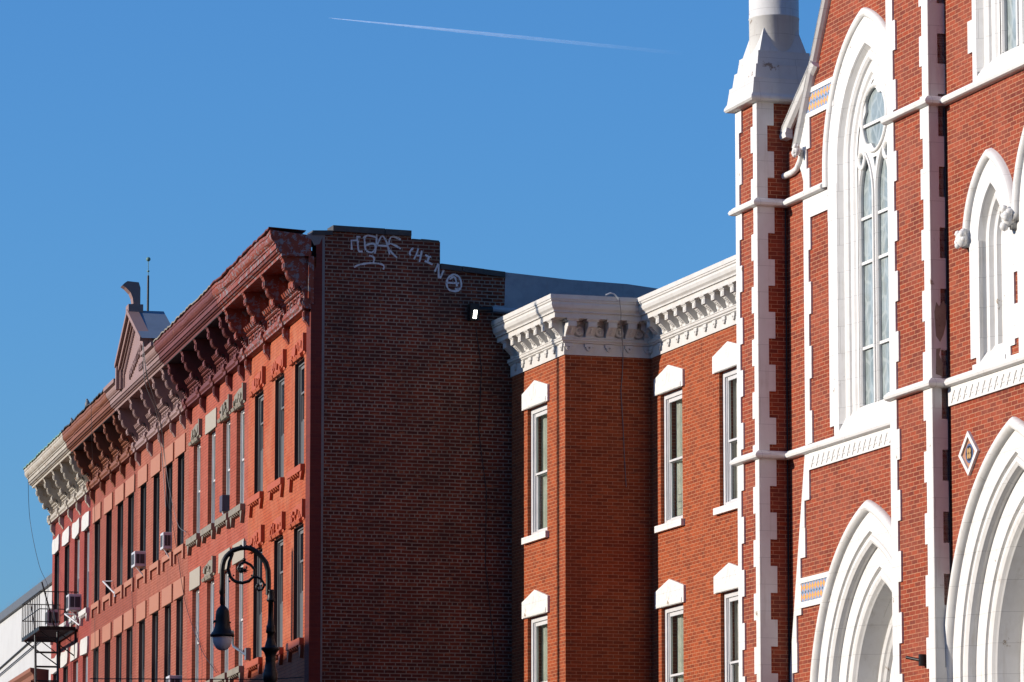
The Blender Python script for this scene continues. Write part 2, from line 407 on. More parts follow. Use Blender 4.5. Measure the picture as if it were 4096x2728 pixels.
def thing(name, label, cat, frame, x=0, out=0, z=0, group=None):
    o = bpy.data.objects.new(name, None); COL.objects.link(o); o.empty_display_size = .3
    fm = frame.m @ Matrix.Translation((x, -out, z))
    o.matrix_world = fm; WM[o] = fm.copy()
    return tag(o, label, cat, group)
def one(name, mb, mat, frame, label, cat, group=None, kind=None, bevel=0):
    return tag(mb.build(name, mat, frame, None, bevel), label, cat, group, kind)

# ------------------------------------------------------------------ the ground
g = MB(); g.add([(-4000, -300, 0), (4000, -300, 0), (4000, 9000, 0), (-4000, 9000, 0)], [(0, 1, 2, 3)])
one('ground', g, M['pave'], None, None, None, kind='structure')
g = MB()
pth = [(9.5, -40), (-0.5, 60), (-8.6, 92), (-26.3, 175), (-90, 470)]
hw = 5.5
L = [];
for i, (x, y) in enumerate(pth):
    a = Vector(pth[max(i - 1, 0)]); b = Vector(pth[min(i + 1, len(pth) - 1)]); t = (b - a).normalized()
    L.append([(x - t.y * -0 + t.y * 0, y, .004), (x - 2 * hw * t.y, y + 2 * hw * t.x, .004)])
g.grid(L); one('road', g, M['asphalt'], None, None, None, kind='structure')
g = MB()
g.grid([[(a[0][0], a[0][1], .004), (a[0][0], a[0][1], .14), (a[0][0] + .2, a[0][1], .14), (a[0][0] + .2, a[0][1], .004)] for a in L])
one('kerb', g, M['pave'], None, None, None, kind='structure')

# ------------------------------------------------------------------ shared shapes
def rect(x0, x1, z0, z1): return [(x0, z0), (x1, z0), (x1, z1), (x0, z1)]
def walls(root, frame, x0, x1, ztop, holes, mat, depth=9.0, reveal=.3, name='front_wall', roof_drop=.3):
    m = MB(); m.poly(rect(x0, x1, 0, ztop), -reveal, 0, holes, back=False)
    wv = m.build(name, mat, frame, root)
    return wv
def shell(root, frame, x0, x1, ztop, depth, mat, o0=-.3):
    m = MB()
    m.box(x0 + .01, x1 - .01, -depth, o0 - .6, 0, ztop)
    return m.build('roof_and_rear_walls', mat, frame, root)

def sash_window(root, frame, x0, x1, z0, z1, wood, glass, recess=.1, fw=.05, zm=None, panel=None, curtain=None, casing=0.0, sash_out=.03, mid=None, sash_mat=None, lining=False):
    """window frame (> two sashes' panes); recess = how far behind the wall face"""
    fr = MB(); o1 = -recess; o0 = -recess - .09
    zb = z0
    fr.box(x0, x0 + fw, o0, o1, z0, z1); fr.box(x1 - fw, x1, o0, o1, z0, z1)
    fr.box(x0 + fw, x1 - fw, o0, o1, z1 - fw, z1); fr.box(x0 + fw, x1 - fw, o0, o1 - .004, z0, z0 + fw * .8)
    if casing:                                  # stepped brick mould round the sashes
        fr.box(x0 + fw, x0 + fw + casing, o0, o1 - .025, z0 + fw * .8, z1 - fw)
        fr.box(x0 + fw + casing, x0 + fw + 2 * casing, o0, o1 - .05, z0 + fw * .8, z1 - fw)
        fr.box(x1 - fw - casing, x1 - fw, o0, o1 - .025, z0 + fw * .8, z1 - fw)
        fr.box(x0 + fw + 2 * casing, x1 - fw - casing, o0, o1 - .03, z1 - fw - casing, z1 - fw)
    f = fr.build('window_frame', wood, frame, root)
    xa = x0 + fw + 2 * casing; xb = x1 - fw - casing; zt = z1 - fw - casing; zlo = z0 + fw * .8
    if panel:                                   # lower part closed by a board
        pm = MB(); pm.box(xa, xb, o1 - .07, o1 - .035, zlo, panel); pm.build('panel', M['panel_grey'], frame, f); zlo = panel
    zm = zm or (zlo + zt) / 2
    s = MB(); b = .04
    so = o1 - sash_out
    for (za, zc, oo) in ((zm, zt, so), (zlo, zm + .03, so - .035)):
        s.box(xa, xa + b, oo - .03, oo, za, zc); s.box(xb - b, xb, oo - .03, oo, za, zc)
        s.box(xa + b, xb - b, oo - .03, oo, zc - b, zc); s.box(xa + b, xb - b, oo - .03, oo, za, za + b)
    s.build('sash', sash_mat or wood, frame, f)
    if lining:  # thin near-black sheets over both jambs and the head
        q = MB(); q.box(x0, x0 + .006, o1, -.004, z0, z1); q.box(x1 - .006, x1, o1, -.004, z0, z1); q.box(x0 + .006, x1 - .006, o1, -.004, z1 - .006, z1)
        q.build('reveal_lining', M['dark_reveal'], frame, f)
    gm = MB()
    for oo, za, zc in ((so - .02, zm, zt), (so - .055, zlo, zm)): gm.add([(xa, -oo, za), (xb, -oo, za), (xb, -oo, zc), (xa, -oo, zc)], [(0, 1, 2, 3)])
    gm.build('pane', glass, frame, f)
    c = MB(); n = 26
    cz = zlo
    rows = []
    for z in (cz, zt):
        rows.append([(xa - .02 + (xb - xa + .04) * i / n, -(so - .14 - .03 * sin(i * 1.9 + x0 * 3) - .015 * sin(i * .7)), z) for i in range(n + 1)])
    c.grid(rows, True)
    c.build('curtain' if curtain else 'dark_interior', curtain or M['room'], frame, f)
    return f

def carved_panel(m, x0, x1, z0, z1, o=.035, n=10, seed=0, feet=True):
    """lintel stone with broken carving"""
    rnd = random.Random(seed)
    m.poly([(x0, z0 + .02), (x1 - .1, z0 + .02), (x1 - .1, z1 - .03), (x0 + (x1 - x0) * .45, z1), (x0 + .03, z1 - .08)], -.02, o * .5)
    m.box(x1 - .12, x1, -.02, o + .045, z0 + .06, z1 + .02)
    for i in range(n):
        cx = rnd.uniform(x0 + .1, x1 - .3); cz = rnd.uniform(z0 + .1, z1 - .1); s = rnd.uniform(.03, .09)
        m.poly([(cx - s, cz - s * .5), (cx + s * .4, cz - s), (cx + s, cz + s * .6), (cx - s * .3, cz + s)], 0, o * .5 + rnd.uniform(.01, .045))
    if feet:
        for a in (.0, .3, .56):
            xx = x0 + (x1 - x0) * a; wd = (x1 - x0) * .24
            m.prof([(-.02, z0 - .02), (o + .03, z0 - .02), (o + .05, z0 + .04), (o, z0 + .09), (-.02, z0 + .09)], xx, xx + wd)
def broken_sill(m, x0, x1, z, seed=0, h=.13, o=.09):
    rnd = random.Random(seed)
    m.box(x0, x1, -.05, o, z - h, z)
    for a, b in ((.0, .16), (.84, 1.0)):
        xa = x0 + (x1 - x0) * a; xb = x0 + (x1 - x0) * b
        d = rnd.uniform(.16, .28)
        m.poly([(xa, z - h), (xb, z - h), ((xa + xb) / 2 + rnd.uniform(-.05, .05), z - h - d)], -.02, o * .75)
    for i in range(4):
        xa = x0 + (x1 - x0) * (.22 + .15 * i); m.prof([(0, z - h), (o, z - h), (o * .6, z - h - .05), (0, z - h - .07)], xa, xa + .12)

# cornice of the row houses: the same tin cornice on each
CROWN = [(0, 17.02), (.80, 17.10), (.80, 17.045), (.785, 17.03), (.79, 16.98), (.775, 16.93), (.745, 16.89), (.72, 16.875), (.72, 16.845), (.69, 16.84),
         (.685, 16.75), (.655, 16.745), (.64, 16.70), (.61, 16.66), (.58, 16.655), (.575, 16.60), (0, 16.62)]
BRACK = [(0, 16.61), (.56, 16.61), (.56, 16.58), (.535, 16.56), (.525, 16.52), (.51, 16.50), (.51, 16.36), (.465, 16.34), (.45, 16.33),
         (.44, 16.26), (.41, 16.20), (.36, 16.165), (.315, 16.16), (.345, 16.10), (.335, 16.02), (.27, 16.0), (.25, 16.05), (.21, 16.04),
         (.17, 15.98), (.135, 15.90), (.115, 15.81), (0, 15.81)]
def row_cornice(root, x0, x1, bx, mat, dents=True, wavy=0.0, seed=0, edge=None, edge_mat=None, gap=None, dark_soffit=False):
    c = MB(); rnd = random.Random(seed)
    n = 12; xs = [x0 + (x1 - x0) * i / n for i in range(n + 1)]
    sag = [rnd.uniform(-wavy, wavy) for _ in xs]
    sag[0] = sag[-1] = 0
    if gap:
        for a, b in ((x0, gap[0]), (gap[1], x1)): c.prof(CROWN, a, b)
        low_ = [(0, 16.85)] + [q for q in CROWN if q[1] < 16.845]
        c.prof(low_, gap[0], gap[1])
    else:
        rows = [[(x, -(o - (abs(sg) if o > .7 else 0)), z + (sg if z > 16.9 else 0)) for o, z in CROWN] for x, sg in zip(xs, sag)]
        c.grid(rows)
        for rw in (rows[0], rows[-1]):
            c.add(rw, [tuple(t) for t in tessellate_polygon([[Vector((p[1], p[2], 0)) for p in rw]])])
    if dents:                                    # egg-and-dart row as small teeth
        k = int((x1 - x0) / .105)
        for i in range(k):
            xx = x0 + (x1 - x0) * (i + .15) / k
            c.prof([(.62, 16.735), (.668, 16.735), (.66, 16.685), (.62, 16.675)], xx, xx + (x1 - x0) / k * .62)
    # frieze backing, panels and lower moulding
    c.box(x0, x1, -.05, .05, 15.70, 16.62)
    c.prof([(0, 15.80), (.14, 15.80), (.14, 15.77), (.165, 15.74), (.165, 15.69), (.13, 15.655), (.13, 15.62), (.05, 15.60), (0, 15.60)], x0, x1)
    co = c.build('cornice', mat, RED, root)
    if edge:
        e = MB()
        es = [rnd.uniform(-.012, .035) for _ in range(41)]
        rws = []
        for i in range(41):
            xx = x0 + (x1 - x0) * i / 40
            rws.append([(xx, -.78, 17.10 + es[i] * .6), (xx, -.83, 17.10 + es[i]), (xx, -.83, 17.13 + es[i]), (xx, -.1, 17.10 + es[i] * .5)])
        e.grid(rws); e.build('gutter_edge', edge_mat, RED, co)
    if dark_soffit:                                     # soffit and upper back board in a near-black colour
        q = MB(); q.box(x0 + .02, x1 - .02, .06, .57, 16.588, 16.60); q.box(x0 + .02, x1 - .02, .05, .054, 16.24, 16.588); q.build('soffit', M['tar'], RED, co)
    w_ = .115
    p = MB()
    for a, b in zip(bx[:-1], bx[1:]):
        lo, hi = min(a, b) + w_ + .04, max(a, b) - w_ - .04
        # fluted cove above, three sunk frames below
        m_ = 9
        for i in range(m_):
            xa = lo + (hi - lo) * (i + .2) / m_; xb = lo + (hi - lo) * (i + .85) / m_
            p.prof([(.05, 16.22), (.20, 16.20), (.16, 16.12), (.10, 16.09), (.05, 16.08)], xa, xb)
        p.prof([(.05, 16.08), (.12, 16.08), (.13, 16.05), (.10, 16.03), (.05, 16.02)], lo, hi)
        q = 5
        for i in range(q):
            xa = lo + (hi - lo) * (i + .08) / q; xb = lo + (hi - lo) * (i + .92) / q; t = .035
            p.poly(rect(xa, xb, 15.83, 16.01), .05, .085, [rect(xa + t, xb - t, 15.83 + t, 16.01 - t)], back=False)
            p.box(xa + t * 2.2, xb - t * 2.2, .05, .075, 15.83 + 2 * t, 16.01 - 2 * t)
    p.build('frieze_panels', mat, RED, co)
    br = MB()
    def bracket_mesh():
        b = MB(); hw_ = w_
        b.prof(BRACK, -hw_, hw_)
        b.prof([(.50, 16.49), (.53, 16.47), (.53, 16.39), (.50, 16.37)], -hw_ * .6, hw_ * .6)
        for j in (-1, 0, 1):                        # ribs on the scroll
            b.prof([(.44, 16.32), (.462, 16.32), (.452, 16.25), (.42, 16.19), (.36, 16.15), (.36, 16.18)], j * .075 - .022, j * .075 + .022)
        for j in range(3):
            b.box(-hw_ - .012, hw_ + .012, .24 + .03 * j, .255 + .03 * j, 15.995, 16.07)
        for j in range(5):                          # beads down the foot
            zz = 16.0 - j * .038; oo = .21 - .022 * j
            b.box(-hw_ * .7, hw_ * .7, oo - .03, oo + .012 - .004 * j, zz - .022, zz)
        b.prof([(0, 15.815), (.20, 15.815), (.20, 15.785), (.215, 15.75), (.20, 15.70), (.165, 15.67), (.165, 15.595), (0, 15.595)], -hw_ - .04, hw_ + .04)
        b.prof([(0, 15.595), (.115, 15.595), (.115, 15.40), (.07, 15.36), (.02, 15.27), (0, 15.27)], -hw_ * .72, hw_ * .72)
        b.box(-hw_ * .4, hw_ * .4, .10, .13, 15.43, 15.56)
        return b
    first = None
    for xb in bx:
        if first is None:
            first = bracket_mesh().build('bracket', mat, Matrix(RED.m) @ Matrix.Translation((xb, 0, 0)), co)
        else:
            o = first.copy(); COL.objects.link(o); o.parent = co
            o.matrix_local = Matrix.Translation((xb, 0, 0)); WM[o] = RED.m @ Matrix.Translation((xb, 0, 0))
    return co
# ================================================================== the five row houses
ROOFZ = 16.75
def row_house(name_label, x0, x1, centers, ww, lint, brick, z_rows=((12.70, 14.76), (9.37, 11.56), (6.0, 8.3))):
    root = thing('row_house', name_label, 'house', RED, x1, 0, 0, group='row houses with bracketed cornices')
    holes = [rect(c - ww / 2, c + ww / 2, a, b) for a, b in z_rows for c in centers]
    walls(root, RED, x0, x1 - (.04 if x1 == 0 else 0), 16.6, holes, brick)
    xe = x1 - (1.2 if x1 == 0 else .02); zr = 16.2 if x1 == 0 else ROOFZ
    m = MB(); m.box(x0 + .02, xe, -9, -.95, 0, zr); m.box(x0 + .02, x1 - .15, -.95, -.02, ROOFZ - .08, ROOFZ)
    m.build('roof', M['tar'], RED, root)
    return root
# ---- orange house on the corner, with the exposed party wall
A = row_house('orange red corner row house with blind brick side wall and graffiti', -7.25, 0, (-5.95, -3.48, -1.2), 1.08, 1, M['brick_orange'])
m = MB()          # party wall, stepped down to the back
stp = [(0, 0), (4.0, 0), (6.95, 0), (6.95, 15.9), (3.9, 15.9), (3.9, 16.42), (2.58, 16.50), (2.58, 17.03), (2.0, 17.05), (2.0, 17.10), (.235, 17.12), (.235, 0)]
m.poly([(.235, 0), (6.95, 0), (6.95, 15.6), (3.9, 15.6), (3.9, 16.40), (2.58, 16.50), (2.58, 17.03), (2.0, 17.05), (2.0, 17.11), (.235, 17.12)], -.3, 0)
m.build('party_wall', M['brick_party'], PARTY, A)
m = MB(); m.poly([(0.0, 0), (.235, 0), (.235, 17.0), (.10, 17.0), (0.10, 16.4), (0.0, 16.4)], -.3, .006)
m.build('brick_return', M['brick_return'], PARTY, A)
m = MB()
m.box(.22, .27, -.1, .009, 12.0, 17.06); m.box(.225, .262, -.1, .009, 6, 12.0)
m.poly([(.06, 16.83), (.16, 16.86), (.22, 17.0), (.23, 17.1), (.02, 17.1), (-.05, 17.02)], -.25, .012)
m.build('mortar_strip', M['mortar_patch'], PARTY, A)
m = MB()
def coping(x0, z0, x1, z1, t, o=.05, n=8, rnd=random.Random(3)):
    m = MB()
    for i in range(n):
        a = i / n; b = (i + 1) / n - .004
        xa = x0 + (x1 - x0) * a; xb = x0 + (x1 - x0) * b; za = z0 + (z1 - z0) * a; zb = z0 + (z1 - z0) * b
        d = rnd.uniform(-.006, .008); e = rnd.uniform(-.012, .012)
        m.poly([(xa, za - t), (xb, zb - t), (xb, zb + d), (xa, za + d)], -.36, o + e)
    m.build('coping', M['coping'], PARTY, A)
coping(.02, 17.12, .42, 17.14, .09, .03, 1)
coping(.42, 17.235, 1.99, 17.215, .11, .06, 3)
coping(2.02, 17.065, 2.56, 17.045, .03, .015, 3)
coping(2.59, 16.60, 3.89, 16.50, .10, .05, 3)
m = MB(); m.poly([(3.88, 15.7), (7.05, 15.7), (7.05, 16.33), (6.4, 16.39), (5.2, 16.42), (3.9, 16.50)], -.32, .012)
m.poly([(3.58, 15.72), (3.9, 15.72), (3.9, 15.86), (3.82, 15.83), (3.70, 15.85), (3.6, 15.80)], -.1, .010)
for xx in (4.75, 5.6, 6.3): m.box(xx, xx + .012, 0, .016, 15.7, 16.38)
m.build('painted_parapet', M['flashing'], PARTY, A)
# graffiti: spray lines on the party wall
gk = 4.71
def gp(x, y):
    px, py = 1380 + x / gk, 910 + y / gk
    # the wall is almost square to the line of sight: read the place on the wall off the picture of it
    rx = (px - 2048) / F_; c_, s_ = cos(PV), sin(PV); v_ = -(py - 1364) / F_
    ray = Vector((rx, c_ - v_ * s_, s_ + v_ * c_)); k_ = PARTY.n.dot(PARTY.o) / PARTY.n.dot(ray.xy)
    P = ray * k_; return ((P.xy - PARTY.o).dot(PARTY.d), P.z + 1.6)
strokes = [[(105, 245), (245, 240)], [(120, 245), (125, 420)], [(215, 175), (290, 180)], [(225, 175), (240, 310), (250, 470), (330, 450)], [(240, 320), (250, 250)],
 [(340, 185), (370, 200), (390, 145), (480, 150), (600, 190)], [(365, 200), (375, 330), (390, 430)], [(370, 340), (540, 285), (580, 340), (570, 430), (500, 490), (400, 440)],
 [(597, 110), (590, 350), (560, 490)], [(600, 330), (700, 120), (790, 280), (840, 510)], [(600, 335), (810, 350)], [(820, 330), (850, 150), (960, 180), (1050, 230)],
 [(820, 300), (900, 310), (1050, 400)], [(810, 380), (880, 480), (980, 570)], [(450, 530), (540, 540), (555, 590), (530, 680)],
 [(170, 750), (210, 715), (400, 675), (520, 665), (640, 675), (760, 710), (720, 790)],
 [(1290, 385), (1230, 430), (1205, 500), (1240, 520)], [(1380, 395), (1350, 500), (1295, 600)], [(1445, 435), (1430, 540), (1400, 650)], [(1330, 530), (1420, 530)],
 [(1510, 515), (1580, 560), (1620, 550)], [(1580, 560), (1555, 640)], [(1500, 630), (1650, 695)], [(1755, 680), (1690, 830)], [(1760, 690), (1765, 960)], [(1860, 800), (1790, 960)],
 [(2060, 880), (1960, 910), (1910, 1000), (1910, 1110), (1960, 1190), (2080, 1210), (2190, 1180), (2200, 1050), (2160, 920), (2060, 880)],
 [(1970, 980), (2070, 890), (2110, 1110)], [(1930, 1040), (2150, 1050)], [(2070, 1160), (2190, 1150)]]
rg = random.Random(4)
for si, st in enumerate(strokes):
    if si in (0, 13, 15, 22, 24): m = MB()
    P = [Vector(gp(*q)) for q in st]
    Q = []
    for a, b in zip(P[:-1], P[1:]):
        n_ = max(2, int((b - a).length / .05)); Q += [a.lerp(b, i / n_) for i in range(n_)]
    Q.append(P[-1])
    for _ in range(2):
        Q = [Q[0]] + [(Q[i - 1] + Q[i] * 2 + Q[i + 1]) / 4 for i in range(1, len(Q) - 1)] + [Q[-1]]
    rows = []
    for i, q in enumerate(Q):
        t = (Q[min(i + 1, len(Q) - 1)] - Q[max(i - 1, 0)]).normalized(); nn = Vector((-t.y, t.x)); h = .013 + .009 * rg.random()
        rows.append([(q.x + nn.x * h, -.004, q.y + nn.y * h), (q.x - nn.x * h, -.004, q.y - nn.y * h)])
    m.grid(rows)
    if si in (12, 14, 21, 23, len(strokes) - 1): m.build('graffiti', M['spray'], PARTY, A)
row_cornice(A, -7.22, .02, (-.17, -2.45, -4.70, -7.0), M['cornice_orange'], wavy=.03, seed=2, edge=True, edge_mat=M['cornice_wine'])
for r, (za, zb) in enumerate(((12.70, 14.76), (9.37, 11.56), (6.0, 8.3))):
    for i, c in enumerate((-5.95, -3.48, -1.2)):
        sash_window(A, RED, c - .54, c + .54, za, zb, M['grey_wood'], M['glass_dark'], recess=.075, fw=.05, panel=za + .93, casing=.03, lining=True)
        if r < 2:
            m = MB(); carved_panel(m, c - .88, c + .80, zb + .04, zb + .42, seed=i + 7 * r); m.build('lintel', M['carved_orange'], RED, A)
            m = MB(); broken_sill(m, c - .9, c + .66, za - .01, seed=i + 3 * r); m.build('sill', M['carved_orange'], RED, A)
# ---- coral house
B = row_house('coral red row house with grey stone lintels and white sashes', -15.4, -7.25, (-14.2, -12.12, -10.12, -8.28), 1.0, 1, M['brick_coral'])
row_cornice(B, -15.38, -7.24, (-7.85, -9.45, -11.2, -13.05, -15.05), M['cornice_wine'], wavy=.012, seed=5, dark_soffit=True, edge=True, edge_mat=M['stone_grey'])
for r, (za, zb) in enumerate(((12.70, 14.76), (9.37, 11.56), (6.0, 8.3))):
    for i, c in enumerate((-14.2, -12.12, -10.12, -8.28)):
        sash_window(B, RED, c - .5, c + .5, za, zb, M['white_wood'], M['glass'], recess=.085, fw=.035, casing=0, curtain=M['curtain'], zm=za + 1.0)
        if r < 2:
            m = MB(); smooth_ = (r == 1 and i != 1) or (r == 0 and i == 1)
            if smooth_: m.poly([(c - .78, zb + .0), (c + .72, zb), (c + .72, zb + .41), (c - .75, zb + .41)], -.02, .03)
            else: carved_panel(m, c - .80, c + .72, zb + .02, zb + .41, seed=20 + i + 5 * r, n=14)
            m.build('lintel', M['stone_buff'] if smooth_ else M['stone_grey'], RED, B, bevel=.012 if smooth_ else 0)
            m = MB(); broken_sill(m, c - .82, c + .7, za - .01, seed=30 + i + 4 * r, o=.11); m.build('sill', M['stone_grey'], RED, B)
# ---- rose house under the pediment
def flat_trim(root, c, za, zb, mat, hw_=.76):
    m = MB(); m.box(c - hw_, c + hw_ - .02, -.02, .035, zb + .0, zb + .41); m.build('lintel', mat, RED, root, bevel=.006)
    m = MB(); s = hw_ - .04
    m.poly([(c - s, za - .32), (c - s + .14, za - .32), (c - s + .14, za - .13), (c + s - .18, za - .13), (c + s - .18, za - .32), (c + s, za - .32), (c + s, za), (c - s, za)], -.02, .05)
    m.build('sill', mat, RED, root, bevel=.005)
Cc_ = row_house('rose brick row house with mauve cornice and lettered pediment', -23.45, -15.4, (-22.5, -20.35, -18.35, -16.55), 1.0, 1, M['brick_rose'])
cC = row_cornice(Cc_, -23.43, -15.42, (-15.95, -17.45, -19.3, -21.1, -23.05), M['cornice_mauve'], seed=8, gap=(-21.5, -17.22))
D_ = row_house('rose brick row house with rusty orange cornice and bird spikes', -31.65, -23.45, (-30.65, -28.5, -26.45, -24.6), 1.02, 1, M['brick_brown'])
row_cornice(D_, -31.63, -23.47, (-23.98, -25.7, -27.45, -29.3, -31.25), M['cornice_rust'], wavy=.02, seed=11, dark_soffit=True, edge=True, edge_mat=M['tar'])
E_ = row_house('dark red row house with peeling cream cornice and fire escape', -39.85, -31.65, (-38.85, -36.7, -34.65, -32.7), 1.0, 1, M['brick_crimson'])
row_cornice(E_, -39.83, -31.67, (-32.15, -33.95, -35.65, -37.5, -39.35), M['cornice_cream'], wavy=.012, seed=14, edge=True, edge_mat=M['copper'])
for root, cs, wood in ((Cc_, (-22.5, -20.35, -18.35, -16.55), M['pale_wood']), (D_, (-30.65, -28.5, -26.45, -24.6), M['pale_wood']), (E_, (-38.85, -36.7, -34.65, -32.7), M['pale_wood'])):
    for r, (za, zb) in enumerate(((12.70, 14.76), (9.37, 11.56), (6.0, 8.3))):
        for i, c in enumerate(cs):
            wd = wood
            if root is D_ and i == 1: wd = M['dark_wood']
            if root is E_ and i >= 2: wd = M['white_wood']
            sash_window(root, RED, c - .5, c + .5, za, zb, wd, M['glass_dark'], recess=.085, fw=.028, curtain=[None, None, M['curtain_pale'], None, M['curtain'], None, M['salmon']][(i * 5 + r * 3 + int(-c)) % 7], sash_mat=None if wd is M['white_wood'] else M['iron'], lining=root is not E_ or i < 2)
            if root is not E_: flat_trim(root, c, za, zb, M['salmon'])
            elif r < 2:
                m = MB(); rr = random.Random(i + 9 * r)
                j = lambda a=.03: rr.uniform(-a, a)
                m.poly([(c - .72 + j(), zb + .02 + j()), (c - .2, zb + .0 + j()), (c + .64 + j(), zb + .03 + j()), (c + .7 + j(), zb + .2), (c + .69, zb + .43 + j()), (c + .1, zb + .4 + j()), (c - .6, zb + .41 + j()), (c - .74, zb + .3 + j())], -.02, .05)
                m.build('lintel', M['chalk'], RED, root, bevel=.01)
                m = MB(); broken_sill(m, c - .74, c + .7, za, seed=50 + i, o=.1); m.build('sill', M['chalk'], RED, root)
# pediment
P_ = [(-21.5, 16.85), (-21.5, 17.42), (-19.5, 18.42), (-17.24, 17.46), (-17.24, 16.85)]
m = MB(); m.poly(P_, .12, .655)
def rake_box(m, a, b, t0, t1, o0, o1):
    a = Vector(a); b = Vector(b); d = (b - a).normalized(); nn = Vector((d.y, -d.x))
    if nn.y > 0: nn = -nn
    q = [a + nn * t0, b + nn * t0, b + nn * t1, a + nn * t1]; m.poly([(p.x, p.y) for p in q], o0, o1)
m.box(-21.54, -21.36, .6, .83, 16.853, 17.40); m.box(-21.36, -21.24, .6, .75, 16.853, 17.40); m.box(-21.2, -21.14, .6, .69, 16.853, 17.34)
for (a, b) in (((-21.5, 17.42), (-19.5, 18.42)), ((-17.24, 17.46), (-19.5, 18.42))):
    rake_box(m, a, b, -.04, .06, .6, .86); rake_box(m, a, b, .06, .19, .6, .79); rake_box(m, a, b, .19, .24, .6, .73); rake_box(m, a, b, .28, .33, .6, .69)
pd = m.build('pediment', M['cornice_mauve'], RED, Cc_)
m = MB()
for (a, b) in ((Vector((-21.3, 17.38)), Vector((-19.5, 18.25))),):
    n_ = 20; d = (b - a) / n_
    for i in range(n_):
        q = a + d * i + Vector((.05, -.23)); m.poly([(q.x, q.y), (q.x + .06, q.y + .03), (q.x + .04, q.y - .07)], .6, .69)
for i in range(5):
    m.poly([(-21.2, 17.08 + .075 * i), (-21.12, 17.08 + .075 * i), (-21.12, 17.14 + .075 * i), (-21.17, 17.13 + .075 * i)], .6, .68)
m.build('dentils', M['cornice_mauve'], RED, pd)
def text_obj(s, size, x, z, out, frame, parent, mat, name='lettering', xs=1.0, depth=.03, rot=0.0):
    cu = bpy.data.curves.new(name, 'FONT'); cu.body = s; cu.size = size; cu.extrude = depth; cu.align_x = 'CENTER'; cu.resolution_u = 2
    to = bpy.data.objects.new('tmp', cu); COL.objects.link(to)
    dg = bpy.context.evaluated_depsgraph_get(); me = bpy.data.meshes.new_from_object(to.evaluated_get(dg)); bpy.data.objects.remove(to)
    me.name = name
    R_ = Matrix.Rotation(pi / 2, 4, 'X') @ Matrix.Rotation(rot, 4, 'Z') @ Matrix.Diagonal((xs, 1, 1, 1)); me.transform(R_)
    me.materials.clear(); me.materials.append(mat)
    o = bpy.data.objects.new(name, me); COL.objects.link(o); fm = frame.m @ Matrix.Translation((x, -out, z))
    o.parent = parent; o.matrix_local = WM[parent].inverted() @ fm; WM[o] = fm; return o
text_obj('MANHATTAN', .30, -19.22, 17.12, .665, RED, pd, M['cornice_mauve'], xs=1.05, rot=radians(12))
text_obj('1886', .25, -18.35, 16.90, .665, RED, pd, M['cornice_mauve'], xs=1.25)
m = MB()     # roof of the pediment
m.add([(-19.5, -.84, 18.44), (-17.12, -.84, 17.46), (-17.12, .0, 17.46), (-19.5, .0, 18.44), (-21.6, -.84, 17.42), (-21.6, .0, 17.42)], [(0, 1, 2, 3), (0, 3, 5, 4)])
m.build('pediment_roof', M['lead_roof'], RED, pd)
m = MB()     # horn finial curling out over the street
pr = [(.56, 18.40), (.80, 18.40), (.80, 18.56), (.72, 18.58), (.74, 18.72), (.79, 18.84), (.90, 18.95), (.98, 19.0), (.92, 19.06), (.86, 19.1), (.60, 19.08), (.56, 18.95)]
m.prof([(o, z) for o, z in pr], -19.72, -19.38)
m.box(-19.78, -19.32, .50, .84, 18.36, 18.56)
m.build('finial', M['cornice_mauve'], RED, pd)
m = MB()     # blocks beside the pediment with a scroll
m.prof([(.2, 17.06), (.86, 17.14), (.86, 17.05), (.72, 17.0), (.2, 17.0)], -17.2, -15.5); m.build('cornice_cap', M['cornice_mauve'], RED, pd); m = MB(); m.prof([(.2, 17.06), (.86, 17.14), (.86, 17.05), (.72, 17.0), (.2, 17.0)], -23.4, -21.6); m.build('cornice_cap', M['cornice_mauve'], RED, pd); m = MB()
m.box(-17.1, -16.7, .15, .5, 17.05, 17.42)
sc = [(-16.72 + .10 * math.cos(a * .5) * (1 - a / 16), -.53, 17.26 + .13 * math.sin(a * .5) * (1 - a / 16)) for a in range(14)]
m.build('side_block', M['cornice_mauve'], RED, pd); m = MB(); m.tube(sc, .025, 6)
m.build('side_scroll', M['cornice_mauve'], RED, pd)

# ---- bird spikes along the rusty cornice and on the roof of the far building
def spikes(root, x0, x1, out, z, n, frame=RED, h=.16, seed=0):
    m = MB(); r_ = random.Random(seed)
    for i in range(n):
        x = x0 + (x1 - x0) * r_.random(); a = r_.uniform(-.09, .09); b = r_.uniform(-.1, .06)
        m.add([(x, -out, z), (x + .008, -out, z), (x + a, -(out + b), z + h * r_.uniform(.6, 1.1))], [(0, 1, 2)])
    o = m.build('bird_spikes', M['steel'], frame, root); o['kind'] = 'stuff'; return o
spikes(D_, -31.3, -24, .76, 17.12, 150, seed=3)
# ---- fire escape
m = MB(); xa, xb, oo = -38.05, -34.3, 1.0; zf = 12.40
def bar(m, a, b, r=.014, frame=None): m.tube([(a[0], -a[1], a[2]), (b[0], -b[1], b[2])], r, 6)
m.box(xa, xb, .96, 1.0, zf - .10, zf); m.box(xa, xb, .04, .08, zf - .10, zf); m.box(xa, xa + .04, .04, 1.0, zf - .1, zf); m.box(xb - .04, xb, .04, 1.0, zf - .1, zf)
for i in range(16):
    x = xa + (xb - xa) * i / 15; m.box(x, x + .05, .08, .96, zf - .03, zf)
fe = m.build('fire_escape', M['iron'], RED, E_)
m = MB()
for z in (zf + .45, zf + .9):
    bar(m, (xa, 1, z), (xb, 1, z)); bar(m, (xa, 0, z), (xa, 1, z)); bar(m, (xb, 0, z), (xb, 1, z))
for i in range(11):
    x = xa + (xb - xa) * i / 10; bar(m, (x, 1, zf - .1), (x, 1, zf + .9), .011)
